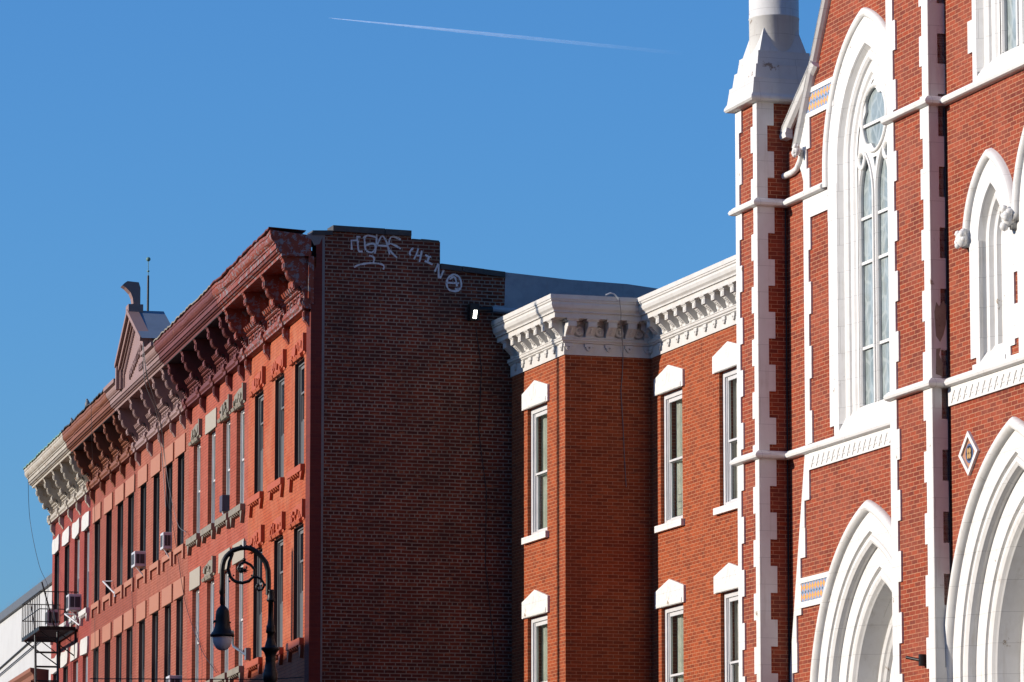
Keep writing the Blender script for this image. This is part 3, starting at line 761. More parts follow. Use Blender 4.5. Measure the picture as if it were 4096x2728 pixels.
for i in range(7):
    o = i / 6; bar(m, (xa, o, zf - .1), (xa, o, zf + .9), .008); bar(m, (xb, o, zf - .1), (xb, o, zf + .9), .008)
m.build('railing', M['iron'], RED, fe)
m = MB()
for o in (.35, .93):
    bar(m, (-35.7, o, zf), (-35.1, o, zf - 3.4), .032)
    bar(m, (-36.9, o, zf + .9), (-35.7, o, zf - .05), .016)
for i in range(9):
    t = (i + .5) / 9; bar(m, (-35.7 + .6 * t, .35, zf - 3.4 * t), (-35.7 + .6 * t, .93, zf - 3.4 * t), .028)
m.build('ladder', M['iron'], RED, fe)
m = MB()
for x in (xa + .2, xb - .2):
    bar(m, (x, .95, zf - .1), (x, .03, zf - .75), .018); bar(m, (x, .5, zf - .1), (x, .03, zf - .45), .014); m.box(x - .03, x + .03, 0, .06, zf - .8, zf)
bar(m, (-38.0, .5, zf + 1.5), (-38.0, .0, zf - .2), .02)
m.build('bracket', M['iron'], RED, fe)

# ---- far buildings down the street
far = thing('rendered_building', 'plain pale rendered building end with dark roof edge, behind the fire escape', 'building', RED, -40.1, -1.2, 0)
m = MB(); m.box(-75, -39.9, -10, -1.2, 0, 14.95); m.build('wall', M['wall_white'], RED, far)
m = MB(); m.box(-75, -39.9, -10, -1.1, 14.95, 15.2); m.build('roof_edge', M['slate'], RED, far)
spikes(far, -66, -46, -1.1, 15.2, 420, seed=5, h=.22)
m = MB(); m.tube([(-66, 1.17, 13.4), (-52, 1.17, 13.75), (-40.1, 1.17, 14.1)], .03, 6); m.tube([(-66, 1.15, 13.2), (-52, 1.15, 13.5), (-40.1, 1.15, 13.85)], .02, 6)
m.tube([(-54, 1.16, 11.0), (-42, 1.16, 12.35), (-40.3, 1.16, 12.5)], .015, 6); m.build('wall_cable', M['wire_black'], RED, far)
low = thing('low_building', 'low brick building with brown cornice at the foot of the pale wall', 'building', RED, -40, 0, 0)
m = MB(); m.box(-52, -39.95, -1.1, .0, 0, 11.3); m.build('wall', M['brick_crimson'], RED, low)
m = MB(); m.prof([(0, 11.75), (.5, 11.8), (.5, 11.7), (.42, 11.62), (.4, 11.5), (.3, 11.45), (.25, 11.3), (0, 11.3)], -52, -40.3)
for i in range(9): m.box(-51.5 + 1.3 * i, -51.25 + 1.3 * i, 0, .42, 11.0, 11.5)
m.build('cornice', M['clay'], RED, low)

# ---- flagpole behind the pediment
m = MB(); c0 = (-8.81, 116.6)
m.tube([(c0[0], c0[1], 16.7), (c0[0], c0[1], 19.5), (c0[0], c0[1], 20.16)], [.034, .029, .026], 10)
fp = one('flagpole', m, M['iron'], None, 'thin black flagpole with green ball finial behind the pediment', 'flagpole')
m = MB(); m.tube([(c0[0], c0[1], 20.16), (c0[0], c0[1], 20.52)], .008, 8); m.tube([(c0[0], c0[1], 20.25), (c0[0], c0[1], 20.28)], .03, 8)
m.ball((c0[0], c0[1], 20.56), .054, 16); m.build('ball_finial', M['copper'], None, fp)
# ================================================================== rectory: white cornice, orange red brick
R = thing('rectory', 'orange red brick building with white bracketed cornice and pedimented window heads', 'house', BAY, 0, 0, 0)
WZ = ((11.25, 13.70), (7.26, 9.71), (3.3, 5.75))
bay_l = 3.285; side_l = 1.715
def wpan(frame, x0, x1, cs, ww, name='front_wall', ztop=14.9):
    m = MB(); m.poly(rect(x0, x1, 0, ztop), -.3, 0, [rect(c - ww / 2, c + ww / 2, a, b) for a, b in WZ for c in cs], back=False)
    return m.build(name, M['brick_rectory'], frame, R)
wpan(BAY, .015, bay_l, (1.61,), 1.2, 'bay_front_wall')
wpan(MAIN, 0, 14.0, (1.10, 4.28, 7.4, 10.6), 1.2, 'front_wall')
m = MB(); m.poly(rect(0, side_l, 0, 14.9), -.3, 0, back=False); m.build('bay_side_wall', M['brick_rectory'], SIDE, R)
m = MB(); m.box(.1, 3.0, -2.8, -.35, 0, 14.85); m.box(.1, 17, -9, -2.5, 0, 14.85)
m.build('roof_and_rear_walls', M['tar'], BAY, R)
CR = [(0, 15.50), (.42, 15.52), (.42, 15.435), (.405, 15.43), (.405, 15.40), (.385, 15.385), (.39, 15.34), (.37, 15.28), (.335, 15.245), (.325, 15.225), (.335, 15.215),
      (.335, 15.205), (.30, 15.195), (.30, 15.105), (0, 15.10)]
LM = [(0, 14.78), (.10, 14.78), (.10, 14.765), (.085, 14.755), (.095, 14.74), (.09, 14.715), (.065, 14.70), (.065, 14.68), (.03, 14.66), (0, 14.66)]
def cornice_run(frame, x0, x1, xs, m0, m1, name='cornice', rosettes=True):
    m = MB(); m.prof(CR, x0, x1, mit0=m0, mit1=m1); m.prof(LM, x0, x1, mit0=m0, mit1=m1)
    m.prof([(0, 14.70), (.028, 14.70), (.028, 14.45), (0, 14.45)], x0, x1, mit0=m0, mit1=m1)
    m.prof([(0, 15.12), (.03, 15.12), (.03, 14.76), (0, 14.76)], x0, x1, mit0=m0, mit1=m1)
    for zz in (15.06, 15.0, 14.94): m.prof([(.03, zz), (.036, zz - .005), (.03, zz - .02)], x0, x1, mit0=m0, mit1=m1)
    c = m.build(name, M['white_cornice'], frame, R)
    def bk():
        b = MB(); h = .085
        b.prof([(0, 15.11), (.295, 15.11), (.295, 15.09), (.275, 15.075), (.27, 15.06), (0, 15.06)], -h - .035, h + .035)
        b.prof([(0, 15.06), (.262, 15.06), (.262, 14.955), (.15, 14.955), (0, 14.955)], -h, h)
        b.box(-h * .6, h * .6, .25, .27, 14.975, 15.04)
        b.prof([(0, 14.96), (.225, 14.957), (.225, 14.945), (.095, 14.815), (.095, 14.77), (0, 14.77)], -h, h)
        for j in range(4):
            t = .15 + .2 * j; b.ball((0, -(.222 - .125 * t), 14.945 - .125 * t), .026, 8, (1.4, .6, .6))
        # scalloped drop under the lower moulding
        pts = [(-h, 14.662), (-h, 14.60)] + [(-.06, 14.60)] + [(.058 * cos(a), 14.585 + .058 * sin(a)) for a in [pi + pi * k / 8 for k in range(9)]] + [(.06, 14.60), (h, 14.60), (h, 14.662)]
        b.poly(pts, 0, .062, [[(.018 * cos(2 * pi * k / 8), 14.592 + .018 * sin(2 * pi * k / 8)) for k in range(8)]])
        return b
    first = None
    for x in xs:
        fm = Matrix(frame.m) @ Matrix.Translation((x, 0, 0))
        if first is None: first = bk().build('bracket', M['white_cornice'], fm, c)
        else:
            o = first.copy(); COL.objects.link(o); o.parent = c; o.matrix_local = Matrix.Translation((x, 0, 0)); WM[o] = fm
    for a, b in zip(xs[:-1], xs[1:]):
        r = MB(); cx = (a + b) / 2 + .0
        rows = []
        for (rr, oo) in ((.001, .075), (.03, .08), (.045, .06), (.05, .075), (.085, .07), (.105, .045), (.108, .03)):
            rows.append([(cx + rr * cos(2 * pi * k / 16), -(oo + .006 * (k % 4 == 0)), 14.90 + rr * sin(2 * pi * k / 16)) for k in range(16)])
        r.grid(rows, True, True); r.build('rosette', M['white_cornice'], frame, c)
    return c
cornice_run(BAY, .02, bay_l, (.36, .84, 1.31, 1.79, 2.27, 2.75, 3.20), 0, 1)
cornice_run(SIDE, 0, side_l, (.06, .46, .86, 1.25, 1.62), 1, -1)
cornice_run(MAIN, 0, 9.0, [.10, .58] + [1.08 + .498 * i for i in range(15)], -1, 0)
def head(x, zb, frame):
    """pediment shaped lintel with thin scroll relief"""
    m = MB(); a = x - .79; b = x + .79
    m.poly([(a, zb + .0), (b, zb + .0), (b, zb + .31), (x, zb + .49), (a, zb + .31)], -.02, .045)
    m.prof([(.03, zb + .10), (.055, zb + .10), (.062, zb + .05), (.055, zb + .005), (.03, zb + .005)], a + .1, b - .1)
    l = m.build('lintel', M['white'], frame, R, bevel=.004)
    r = MB()
    def sp(pts): r.tube([(x + p[0], -.045, zb + .1 + p[1]) for p in pts], .0035, 5, caps=False)
    sp([(.075 * cos(t), .17 + .11 * sin(t)) for t in [2 * pi * k / 18 for k in range(19)]]); sp([(.045 * cos(t), .17 + .075 * sin(t)) for t in [2 * pi * k / 14 for k in range(15)]])
    for sg in (-1, 1):
        sp([(sg * (.02 + .12 * t), .33 - .02 * t - .26 * t * t) for t in [k / 10 for k in range(11)]] + [(sg * (.14 + .3 * t), .05 - .03 * sin(t * 3)) for t in [k / 8 for k in range(9)]])
        sp([(sg * (.34 + .10 * (1 - t) * cos(5 * t + 1)), .16 + .09 * (1 - t) * sin(5 * t + 1)) for t in [k / 14 for k in range(14)]])
        sp([(sg * (.60 + .07 * (1 - t) * cos(6 * t + 2)), .09 + .07 * (1 - t) * sin(6 * t + 2)) for t in [k / 12 for k in range(12)]])
    r.build('scroll_relief', M['white'], frame, l)
for frame, cs in ((BAY, (1.61,)), (MAIN, (1.10, 4.28, 7.4))):
    for (za, zb) in WZ:
        for c in cs:
            head(c - .05, zb, frame)
            m = MB(); m.prof([(-.1, za), (.075, za - .005), (.075, za - .13), (-.1, za - .13)], c - .76, c + .71); m.build('sill', M['white'], frame, R, bevel=.006)
            sash_window(R, frame, c - .6, c + .6, za, zb, M['white_wood'], M['glass'], recess=.07, fw=.10, casing=.035, curtain=M['curtain'] if c < 2 else M['curtain_pale'], zm=za + 1.16)
            g = MB()
            if frame is MAIN:
                for k in range(4): g.tube([(c - .02, .135, za + .12 + .13 * k), (c + .5, .135, za + .12 + .13 * k)], .006, 6)
                for k in (.25, .31): g.tube([(c + k, .13, za + .06), (c + k, .13, za + .62)], .008, 6)
                g.build('window_guard', M['steel'], frame, R)
m = MB()
pts = [(.92, -.45, 15.49), (.95, -.46, 15.22), (.98, -.36, 15.11), (1.08, -.13, 14.85), (1.12, -.075, 14.6), (1.14, -.02, 14.42), (1.13, -.012, 14.11), (1.10, -.012, 13.83), (1.14, -.012, 13.17), (1.17, -.012, 12.5), (1.20, -.012, 12.0)]
m.tube(pts, .006, 6)
dw = one('dangling_cable', m, M['wire_grey'], SIDE, 'thin grey cable hanging down the shaded side of the white cornice', 'cable')
m = MB(); m.tube([(.66, -.44, 15.545), (.74, -.45, 15.585), (.82, -.45, 15.57), (.89, -.45, 15.50), (.91, -.45, 15.46)], .012, 8)
m.build('hooked_end', M['white'], SIDE, dw)

# ================================================================== church
CH = thing('church', 'red brick Gothic church front with white quoins and pointed arches', 'church', LW, 0, 0, 0)
def arch_path(cx, w0, zs, za, zb, n=26):
    """pointed arch of half width w0 at d = 0; d moves the line inward"""
    r = za - zs; c = (r * r - w0 * w0) / (2 * w0); R_ = w0 + c
    def path(d, zb_=zb):
        rr = R_ - d; a1 = pi - math.acos(min(1, max(-1, c / rr)))
        L_ = [(cx - (w0 - d), zb_)] + [(cx + c + rr * cos(pi - (pi - a1) * i / n), zs + rr * sin(pi - (pi - a1) * i / n)) for i in range(n + 1)]
        L_[-1] = (cx, L_[-1][1])
        return L_ + [(2 * cx - x, z) for x, z in reversed(L_[:-1])]
    return path
LWT = 22.0
winP = arch_path(3.36, 1.18, 14.9, 16.60, 10.74)
porP = arch_path(3.35, 2.39, 6.51, 9.68, 0.0, 34)
def rakeline(x): return 15.55 + (x - .45) * 1.62
# gable wall with the two openings
m = MB()
outer = [(-.6, 0), (7.1, 0), (7.1, 20.0), (3.36, 20.25), (.45, 15.5), (-.6, 15.5)]
m.poly(outer, -.5, 0, [winP(-.30), porP(.3)], back=False)
m.build('gable_wall', M['brick_church'], LW, CH)
m = MB(); m.box(-.9, 7.2, -14, -1.1, 0, 15.0); m.poly([(-.9, 15.0), (7.2, 15.0), (3.36, 19.9)], -14, -1.1); m.build('roof_and_rear_walls', M['lead_roof'], LW, CH)
def pointed_window(frame, root, P, cx, w0, zs, zsill, light_dx, light_w, zl_s, zl_a, rose=None, bars=(), name='arched_window', sill_drop=.35, flat_out=.38, hood=True, hood_zb=None):
    f = MB()
    prof = [(-flat_out, .0), (-flat_out, .025), (0, .025), (.07, -.085), (.085, -.085), (.10, -.05), (.14, -.03), (.19, -.035), (.23, -.065), (.245, -.10), (.28, -.10), (.30, -.075), (.35, -.07), (.40, -.08), (.43, -.11), (.5, -.11)]
    f.sweep(prof, lambda d: P(d, zsill - sill_drop * .5))
    # sloping sill block
    f.prof([(-.2, zsill + .05), (-.12, zsill + .03), (.035, zsill - sill_drop + .05), (.035, zsill - sill_drop), (-.2, zsill - sill_drop)], cx - w0 - .0, cx + w0)
    a = f.build(name, M['white'], frame, root)
    if hood:
        h = MB(); zb_ = hood_zb
        h.sweep([(-flat_out, .0), (-flat_out, .03), (-flat_out - .02, .06), (-flat_out - .07, .085), (-flat_out - .115, .07), (-flat_out - .135, .03), (-flat_out - .14, 0)], lambda d: P(d, zb_), True)
        h.build('hood_mould', M['white'], frame, a)
    # tracery plate
    d_ = .46
    out_ = P(d_, zsill)
    holes = []
    def lancet(c):
        q = arch_path(c, light_w, zl_s, zl_a, zsill + .03, 8); return q(0)
    for dx in light_dx: holes.append(lancet(cx + dx))
    def circ(x, z, r, n=20): return [(x + r * cos(2 * pi * k / n), z + r * sin(2 * pi * k / n)) for k in range(n)]
    if rose:
        zc, rr = rose
        n = 48; holes.append([(cx + (rr * (1 - .17 * abs(cos(2 * t + .78)) ** 10)) * cos(t), zc + (rr * (1 - .17 * abs(cos(2 * t + .78)) ** 10)) * sin(t)) for t in [2 * pi * k / n for k in range(n)]])
        for sx in (-1, 1): holes.append(circ(cx + sx * .50, zc - rr - .10, .095, 12))
        holes.append([(cx - .07, zc - rr - .12), (cx + .07, zc - rr - .12), (cx + .0, zc - rr - .30)])
    t = MB(); t.poly(out_, -.165, -.125, holes)
    tr = t.build('tracery', M['white'], frame, a)
    e = MB()
    for dx in light_dx:
        q = arch_path(cx + dx, light_w, zl_s, zl_a, zsill + .03, 10)
        e.sweep([(-.05, -.125), (-.05, -.10), (-.02, -.095), (0, -.125)], lambda d: q(d, zsill + .03))
    if rose:
        for (x, z, r) in ((cx, rose[0], rose[1]), (cx - .50, rose[0] - rose[1] - .10, .095), (cx + .50, rose[0] - rose[1] - .10, .095)):
            e.grid([[(x + (r + dd) * cos(2 * pi * k / 28), -oo, z + (r + dd) * sin(2 * pi * k / 28)) for k in range(28)] for dd, oo in ((.06, -.125), (.055, -.095), (.02, -.09), (0, -.125))], True, True)
    e.build('tracery_roll', M['white'], frame, tr)
    b = MB()
    for z in bars:
        b = MB(); b.box(cx - w0 + .58, cx + w0 - .58, -.16, -.13, z - .022, z + .022); b.build('glazing_bar', M['white'], frame, a)
    g = MB(); g.poly(P(d_ + .02, zsill), -.175, -.17); g.build('leaded_pane', M['leaded'], frame, a)
    return a
pointed_window(LW, CH, winP, 3.36, 1.18, 14.9, 11.13, (-.335, .335), .245, 14.3, 14.92, rose=(15.46, .47), bars=(14.0, 13.32, 12.03, 15.40), hood_zb=14.66)

# white trim: quoins and bands on the gable wall
def quoin_strip(m, xfix, narrow, wide, z0, z1, first_wide, zsteps=None, o=.028, step=.415, side=1):
    """toothed strip; xfix = straight edge, teeth towards side"""
    pts = []; z = z1; wd = first_wide
    edge = []
    while z > z0 + .01:
        zz = max(z0, z - step); x = xfix + side * (wide if wd else narrow)
        edge += [(x, z), (x, zz)]; z = zz; wd = not wd
    pts = [(xfix, z0), (xfix, z1)] + edge
    m.poly(pts, -.02, o)
m = MB()
for sd in (-1, 1):                                  # beside the big window
    quoin_strip(m, 3.36 + sd * (1.18 + .0), .20, .36, 10.80, 14.12, False, step=.52, side=sd, o=.029)
    m.box(min(3.36 + sd * 1.18, 3.36 + sd * 1.56), max(3.36 + sd * 1.18, 3.36 + sd * 1.56), -.02, .030, 14.12, 14.66)
m.box(.77, 1.80, -.02, .033, 14.31, 14.62)           # block band under the string
m.box(5.0, 6.9, -.02, .033, 14.31, 14.62)
quoin_strip(m, .77, .20, .29, 10.80, 14.31, True, step=.50, side=1, o=.029)
m.poly([(.78, 14.72), (1.04, 14.72), (1.04, 15.09), (.92, 15.09), (.92, 15.40), (1.06, 15.40), (1.06, 15.90), (.78, 15.90), (.62, 15.5), (.60, 15.2), (.70, 15.08), (.78, 14.92)], -.02, .029)
m.box(.86, 2.1, -.02, .034, 15.875, 15.955); m.box(.98, 2.1, -.02, .034, 16.255, 16.33)
m.box(.93, 6.9, -.02, .036, 10.40, 10.66)            # frieze
z = 10.66                                            # slanted, stepped strip
st_ = [(.77, 10.66)]
zt = 10.40; L_ = [(.74, 10.66)]; right = []
k = 0
while zt > 5.9:
    zn = zt - (.45 if k % 2 == 0 else .42); xm = .74 - (10.66 - zt) * .2185
    xr = xm + (.25 if k % 2 == 0 else .14) - .02
    right += [(xr, zt), (xr, zn)]; zt = zn; k += 1
m.poly([(.94, 10.66), (.94, 10.40)] + right + [(.74 - (10.66 - zt) * .2185, zt), (.74, 10.66)], -.02, .029)
m.box(.45, 1.72, -.02, .034, 8.31, 8.40); m.box(.52, 1.85, -.02, .034, 8.69, 8.77)
m.build('quoins_and_bands', M['white'], LW, CH)
m = MB(); m.box(.92, 2.1, -.02, .022, 15.955, 16.255); m.build('tile_band', tile_mat('tiles upper band', .125, .15, 15.955 % .15), LW, CH)
m = MB(); m.box(.5, 1.78, -.02, .022, 8.40, 8.69); m.build('tile_band', tile_mat('tiles lower band', .118, .145, 8.40 % .145), LW, CH)
def relief_ticks(frame, x0, x1, z0, z1, o, step, parent):
    m = MB(); x = x0 + .06; h = z1 - z0
    while x < x1 - .1:
        m.poly([(x, z0 + .02), (x + .018, z0 + .02), (x + .13, z1 - .035), (x + .12, z1 - .03)], o - .01, o + .012)
        m.ball((x + .10, -o, z0 + h * .38), .03, 8, (1.2, .35, .8)); m.ball((x + .03, -o, z0 + h * .62), .022, 8, (.8, .35, 1.3))
        x += step
    return m.build('carved_frieze', M['white'], frame, parent)
relief_ticks(LW, .97, 6.9, 10.41, 10.63, .036, .212, CH)
# string courses: round-nosed, running round the corners
SC_ = lambda z: [(0, z + .075), (.05, z + .075), (.075, z + .055), (.078, z + .045), (.10, z + .035), (.118, z), (.105, z - .035), (.07, z - .05), (.03, z - .055), (0, z - .055)]
def string(frame, x0, x1, z, m0=0, m1=0, name='string_course', base=0.0):
    m = MB(); m.prof([(o + base, zz) for o, zz in SC_(z)], x0 + m0 * base * 0, x1, mit0=m0, mit1=m1)
    return m.build(name, M['white'], frame, CH)
for z in (14.685, 10.715):
    string(TFR, -.93, 0, z, 1, 1)
    string(TSD, 0, .4845, z, 1, -1)
    string(LW, 0, 1.70 if z > 12 else 6.95, z, -1, 0)
    if z > 12: string(LW, 5.05, 6.9, z)
    string(LW, 6.9, 8.43, z, 1, 1, base=0)  if False else None
# raking mouldings of the gable
def rake_run(m, a, b, o, wdt, o0=0.0):
    a = Vector(a); b = Vector(b); d = (b - a).normalized(); nn = Vector((d.y, -d.x))
    prof = [(0, o0), (0, o0 + o * .6), (.02, o0 + o * .9), (wdt * .3, o0 + o), (wdt * .36, o0 + o * .8), (wdt * .5, o0 + o * .95), (wdt * .8, o0 + o * .7), (wdt, o0 + o * .3), (wdt, o0)]
    rows = [[((p + nn * q[0]).x, -q[1], (p + nn * q[0]).y) for q in prof] for p in (a, b)]
    m.grid(rows); 
    for r in rows: m.add(r, [tuple(t) for t in tessellate_polygon([[Vector((q[0], q[1], 0)) for q in prof]])])
m = MB()
rake_run(m, (.52, 15.50), (3.36, 19.92), .13, .10); rake_run(m, (6.2, 15.50), (3.36, 19.92), .13, -.10)
m.build('raking_mould', M['white'], LW, CH)
m = MB()
rake_run(m, (.02, 15.88), (1.35, 16.74), .13, .17)
m.prof([(0, 15.86), (.10, 15.86), (.11, 15.80), (.125, 15.77), (.11, 15.71), (0, 15.69)], .0, .26)
m.build('kneeler', M['white'], LW, CH)
m = MB()
m.tube([(-.02, -.045, 15.13), (.38, -.045, 15.13), (.56, -.045, 15.16), (.70, -.045, 15.26), (.80, -.05, 15.42)], [.05, .05, .048, .046, .04], 12)
m.build('label_stop', M['white'], LW, CH)
def boss(frame, x, out, z, r, parent, seed=0):
    m = MB(); rr = random.Random(seed)
    m.ball((x, -out, z), r * .7, 14, (1, .8, 1.1))
    for i in range(11):
        a = rr.uniform(0, 2 * pi); b = rr.uniform(-1, 1); q = r * .62
        m.ball((x + q * cos(a) * sqrt(1 - b * b * .8), -(out + q * .6 * abs(sin(a))), z + q * b * 1.15), r * rr.uniform(.22, .42), 8, (1, 1, 1), .12)
    return m.build('carved_stop', M['white'], frame, parent)
boss(LW, .80, .14, 15.40, .115, CH, 1)
# portal arch
PR = [(0, 0), (0, .06), (.03, .10), (.08, .12), (.13, .10), (.16, .05), (.165, .02), (.44, .02), (.45, -.03), (.48, -.02), (.50, .005), (.56, .01), (.61, -.02), (.63, -.08), (.635, -.13),
      (.93, -.13), (.94, -.18), (.97, -.17), (.99, -.145), (1.05, -.14), (1.10, -.16), (1.13, -.20), (1.15, -.22), (1.24, -.50), (1.25, -.56), (1.27, -.56), (1.285, -.50),
      (1.34, -.475), (1.39, -.50), (1.41, -.54), (1.44, -.52), (1.48, -.55), (1.49, -.60), (1.9, -.60)]
def portal(frame, P, cx, zz, parent, seed):
    m = MB(); m.sweep(PR[:7], lambda d: P(d), True); h = m.build('portal_arch', M['white'], frame, parent)
    m = MB(); m.sweep(PR[6:], lambda d: P(d)); m.build('arch_orders', M['white'], frame, h)
    m = MB(); m.poly(P(1.5), -.66, -.605); t = m.build('tympanum', M['white'], frame, h)
    m = MB(); rr = random.Random(seed)                 # figure relief: draped figure with wing-like folds
    for i in range(90):
        a = rr.uniform(-.8, .8); zz_ = zz - abs(a) * .9 - rr.uniform(0, 2.2)
        m.ball((cx + a, .59, zz_), rr.uniform(.05, .13), 8, (rr.uniform(.5, 1), .6, rr.uniform(.8, 1.8)), .15)
    m.ball((cx, .55, zz + .08), .12, 12, (1, 1, 1.2))
    m.build('figure_relief', M['white'], frame, t)
portal(LW, porP, 3.35, 7.35, CH, 5)

# ---- turret pier
m = MB()
m.poly(rect(-.93, 0, 0, 16.34), -.3, 0, back=False); fw_ = m.build('turret_front_wall', M['brick_church'], TFR, CH)
m = MB(); m.poly(rect(0, .95, 0, 16.34), -.3, 0, back=False); m.build('turret_side_wall', M['brick_church'], TSD, CH)
m = MB(); m.box(-.92, -.02, -.93, -.02, 0, 16.3); m.build('turret_core', M['brick_church'], TFR, CH)
m = MB()
zt = 16.34
def strip_between(m, z0, z1, first_w):
    quoin_strip(m, -.93 - .0, .16, .27, z0, z1, first_w, step=.415, side=1)
    quoin_strip(m, .0, .14, .24, z0, z1, not first_w, step=.415, side=-1)
for z0, z1, fw2 in ((14.76, 16.34, True), (10.79, 14.63, True), (5.0, 10.66, True)): strip_between(m, z0, z1, fw2)
m.build('quoins', M['white'], TFR, CH)
m = MB()
for z0, z1, fw2 in ((14.76, 16.34, True), (10.79, 14.63, True), (5.0, 10.66, True)):
    quoin_strip(m, -.027, .177, .287, z0, z1, fw2, step=.415, side=1)
m.build('quoins', M['white'], TSD, CH)
m = MB(); m.tube([(.45, -.02, 14.60), (.45, -.02, 4)], .012, 8); m.build('drain_pipe', M['wire_black'], TSD, CH)
m = MB()
def sq(h, z): return [(-.465 - h, .465 - h, z), (-.465 + h, .465 - h, z), (-.465 + h, .465 + h, z), (-.465 - h, .465 + h, z)]
hw0 = .575
rows = [sq(.47, 16.28), sq(.60, 16.30), sq(.625, 16.33), sq(.62, 16.37), sq(.60, 16.40), sq(.59, 16.42)]
zl = [16.42, 16.66, 16.89, 17.12, 17.62]
def hwz(z): return .585 - (z - 16.42) * (.585 - .275) / (17.57 - 16.42)
for a, b in zip(zl[:-1], zl[1:]):
    rows += [sq(hwz(a), a), sq(hwz(b) + .035 * (b < 17.5), b - .02), sq(hwz(b) + .035 * (b < 17.5), b + .01)]
m.grid(rows, False, True)
tb = m.build('turret_spire_base', M['white_turret'], TFR, CH)
m = MB(); m.lathe((-.465, .465), [(.39, 16.6), (.395, 17.72), (.402, 17.725), (.402, 17.735), (.395, 17.74), (.385, 20)], 40)
m.build('turret_shaft', M['white_turret'], TFR, CH)

# ---- buttress, standing 1.1 m in front of the gable wall
BO = 1.1
m = MB(); m.poly(rect(6.94, 8.43, 0, 19), -.3 + BO, BO, back=False); m.build('buttress_front', M['brick_church'], LW, CH)
m = MB(); m.box(6.96, 8.40, 0, BO - .02, 0, 18.9); m.build('buttress_core', M['brick_church'], LW, CH)
m = MB(); m.poly(rect(0, .23, 0, 19), -.3, 0, back=False); m.build('buttress_side', M['brick_church'], BSD, CH)
m = MB()
def wrap(m, z0, z1, fw_, ph=.415):
    quoin_strip(m, 6.915, .24, .34, z0, z1, not fw_, step=.43, side=1, o=BO + .028)
    quoin_strip(m, 8.43, .20, .29, z0, z1, fw_, step=.43, side=-1, o=BO + .028)
segs = ((14.76, 16.95, False), (10.79, 14.63, True), (5.0, 10.66, True))
for a, b, c in segs: wrap(m, a, b, c)
m.build('quoins', M['white'], LW, CH)
m = MB()
for a, b, c in segs: quoin_strip(m, -.027, .142, .255, a, b, not c, step=.43, side=1)
m.build('quoins', M['white_turret'], BSD, CH)
for z in (14.685, 10.715):
    m = MB()
    m.prof([(o + BO, zz) for o, zz in SC_(z)], 6.915, 8.43, mit0=0, mit1=0)
    o_ = m.build('string_course', M['white'], LW, CH)
    # rounded left end and mitred corner pieces
    m = MB(); m.prof(SC_(z), -.0, .23, mit0=1, mit1=-1); m.build('string_course', M['white'], BSD, CH)
    m = MB(); m.prof([(o, zz) for o, zz in SC_(z)], 0, 9.0, mit0=-1, mit1=0); m.build('string_course', M['white'], CW, CH)
    m = MB(); 
    rows = []
    for k in range(7):
        a = pi / 2 * k / 6; rows.append([(6.915 - o * sin(a), -(BO + o * cos(a)), zz) for o, zz in SC_(z)])
    m.grid(rows, True); rows = [[(6.915 - o, -(BO - t), zz) for o, zz in SC_(z)] for t in (0, .6)]; m.grid(rows)
    m.build('string_course', M['white'], LW, CH)
    m = MB()
    rows = [[(8.43 + 0 * o, -(BO + o), zz) for o, zz in SC_(z)], [(8.43 + o, -(BO + o), zz) for o, zz in SC_(z)]]
    m.grid(rows); m.build('string_course', M['white'], LW, CH)
m = MB(); m.tube([(.215, -.03, 14.6), (.215, -.03, 5)], .016, 8); m.build('drain_pipe', M['wire_black'], BSD, CH)
m = MB(); q = [(.02, 11.72), (.05, 11.86), (.09, 11.80), (.15, 11.88), (.20, 11.82), (.19, 11.55), (.15, 11.40), (.10, 11.30), (.04, 11.38)]
m.poly(q, 0, .0305); m.poly([(.03, 10.85), (.13, 10.82), (.135, 11.02), (.08, 11.12), (.11, 11.22), (.04, 11.2)], 0, .0305)
m.build('bare_stone_patch', M['stone_grey'], BSD, CH)

# ---- central wall
lanP = arch_path(1.60, .45, 12.5, 13.28, 10.75, 18)
bigP = arch_path(3.78, .93, 12.6, 13.95, 10.75, 18)
uppP = arch_path(2.38, 1.18, 19.0, 20.7, 14.72, 18)
cpoP = arch_path(2.31, 2.42, 6.60, 9.98, 0, 34)
m = MB()
m.poly([(0, 0), (9.5, 0), (9.5, 40), (0, 40)], -.5, 0, [lanP(-.05), bigP(-.05), uppP(-.05), cpoP(.3)], back=False)  # carried up far out of view, the added height blocks sky light
m.build('central_wall', M['brick_church'], CW, CH)
m = MB(); m.box(-.5, 9.5, -11, -1.1, 0, 39.9); m.build('nave_mass', M['lead_roof'], CW, CH)  # raised with the wall, unseen, to keep sky off the shaded faces
pointed_window(CW, CH, uppP, 2.38, 1.18, 19, 15.02, (-.34, .34), .22, 18.4, 19.0, hood=False, flat_out=.14, sill_drop=.26)
pointed_window(CW, CH, lanP, 1.60, .45, 12.5, 11.02, (0,), .05, 12.4, 12.5, hood_zb=12.72, flat_out=.30, sill_drop=.24) if False else None
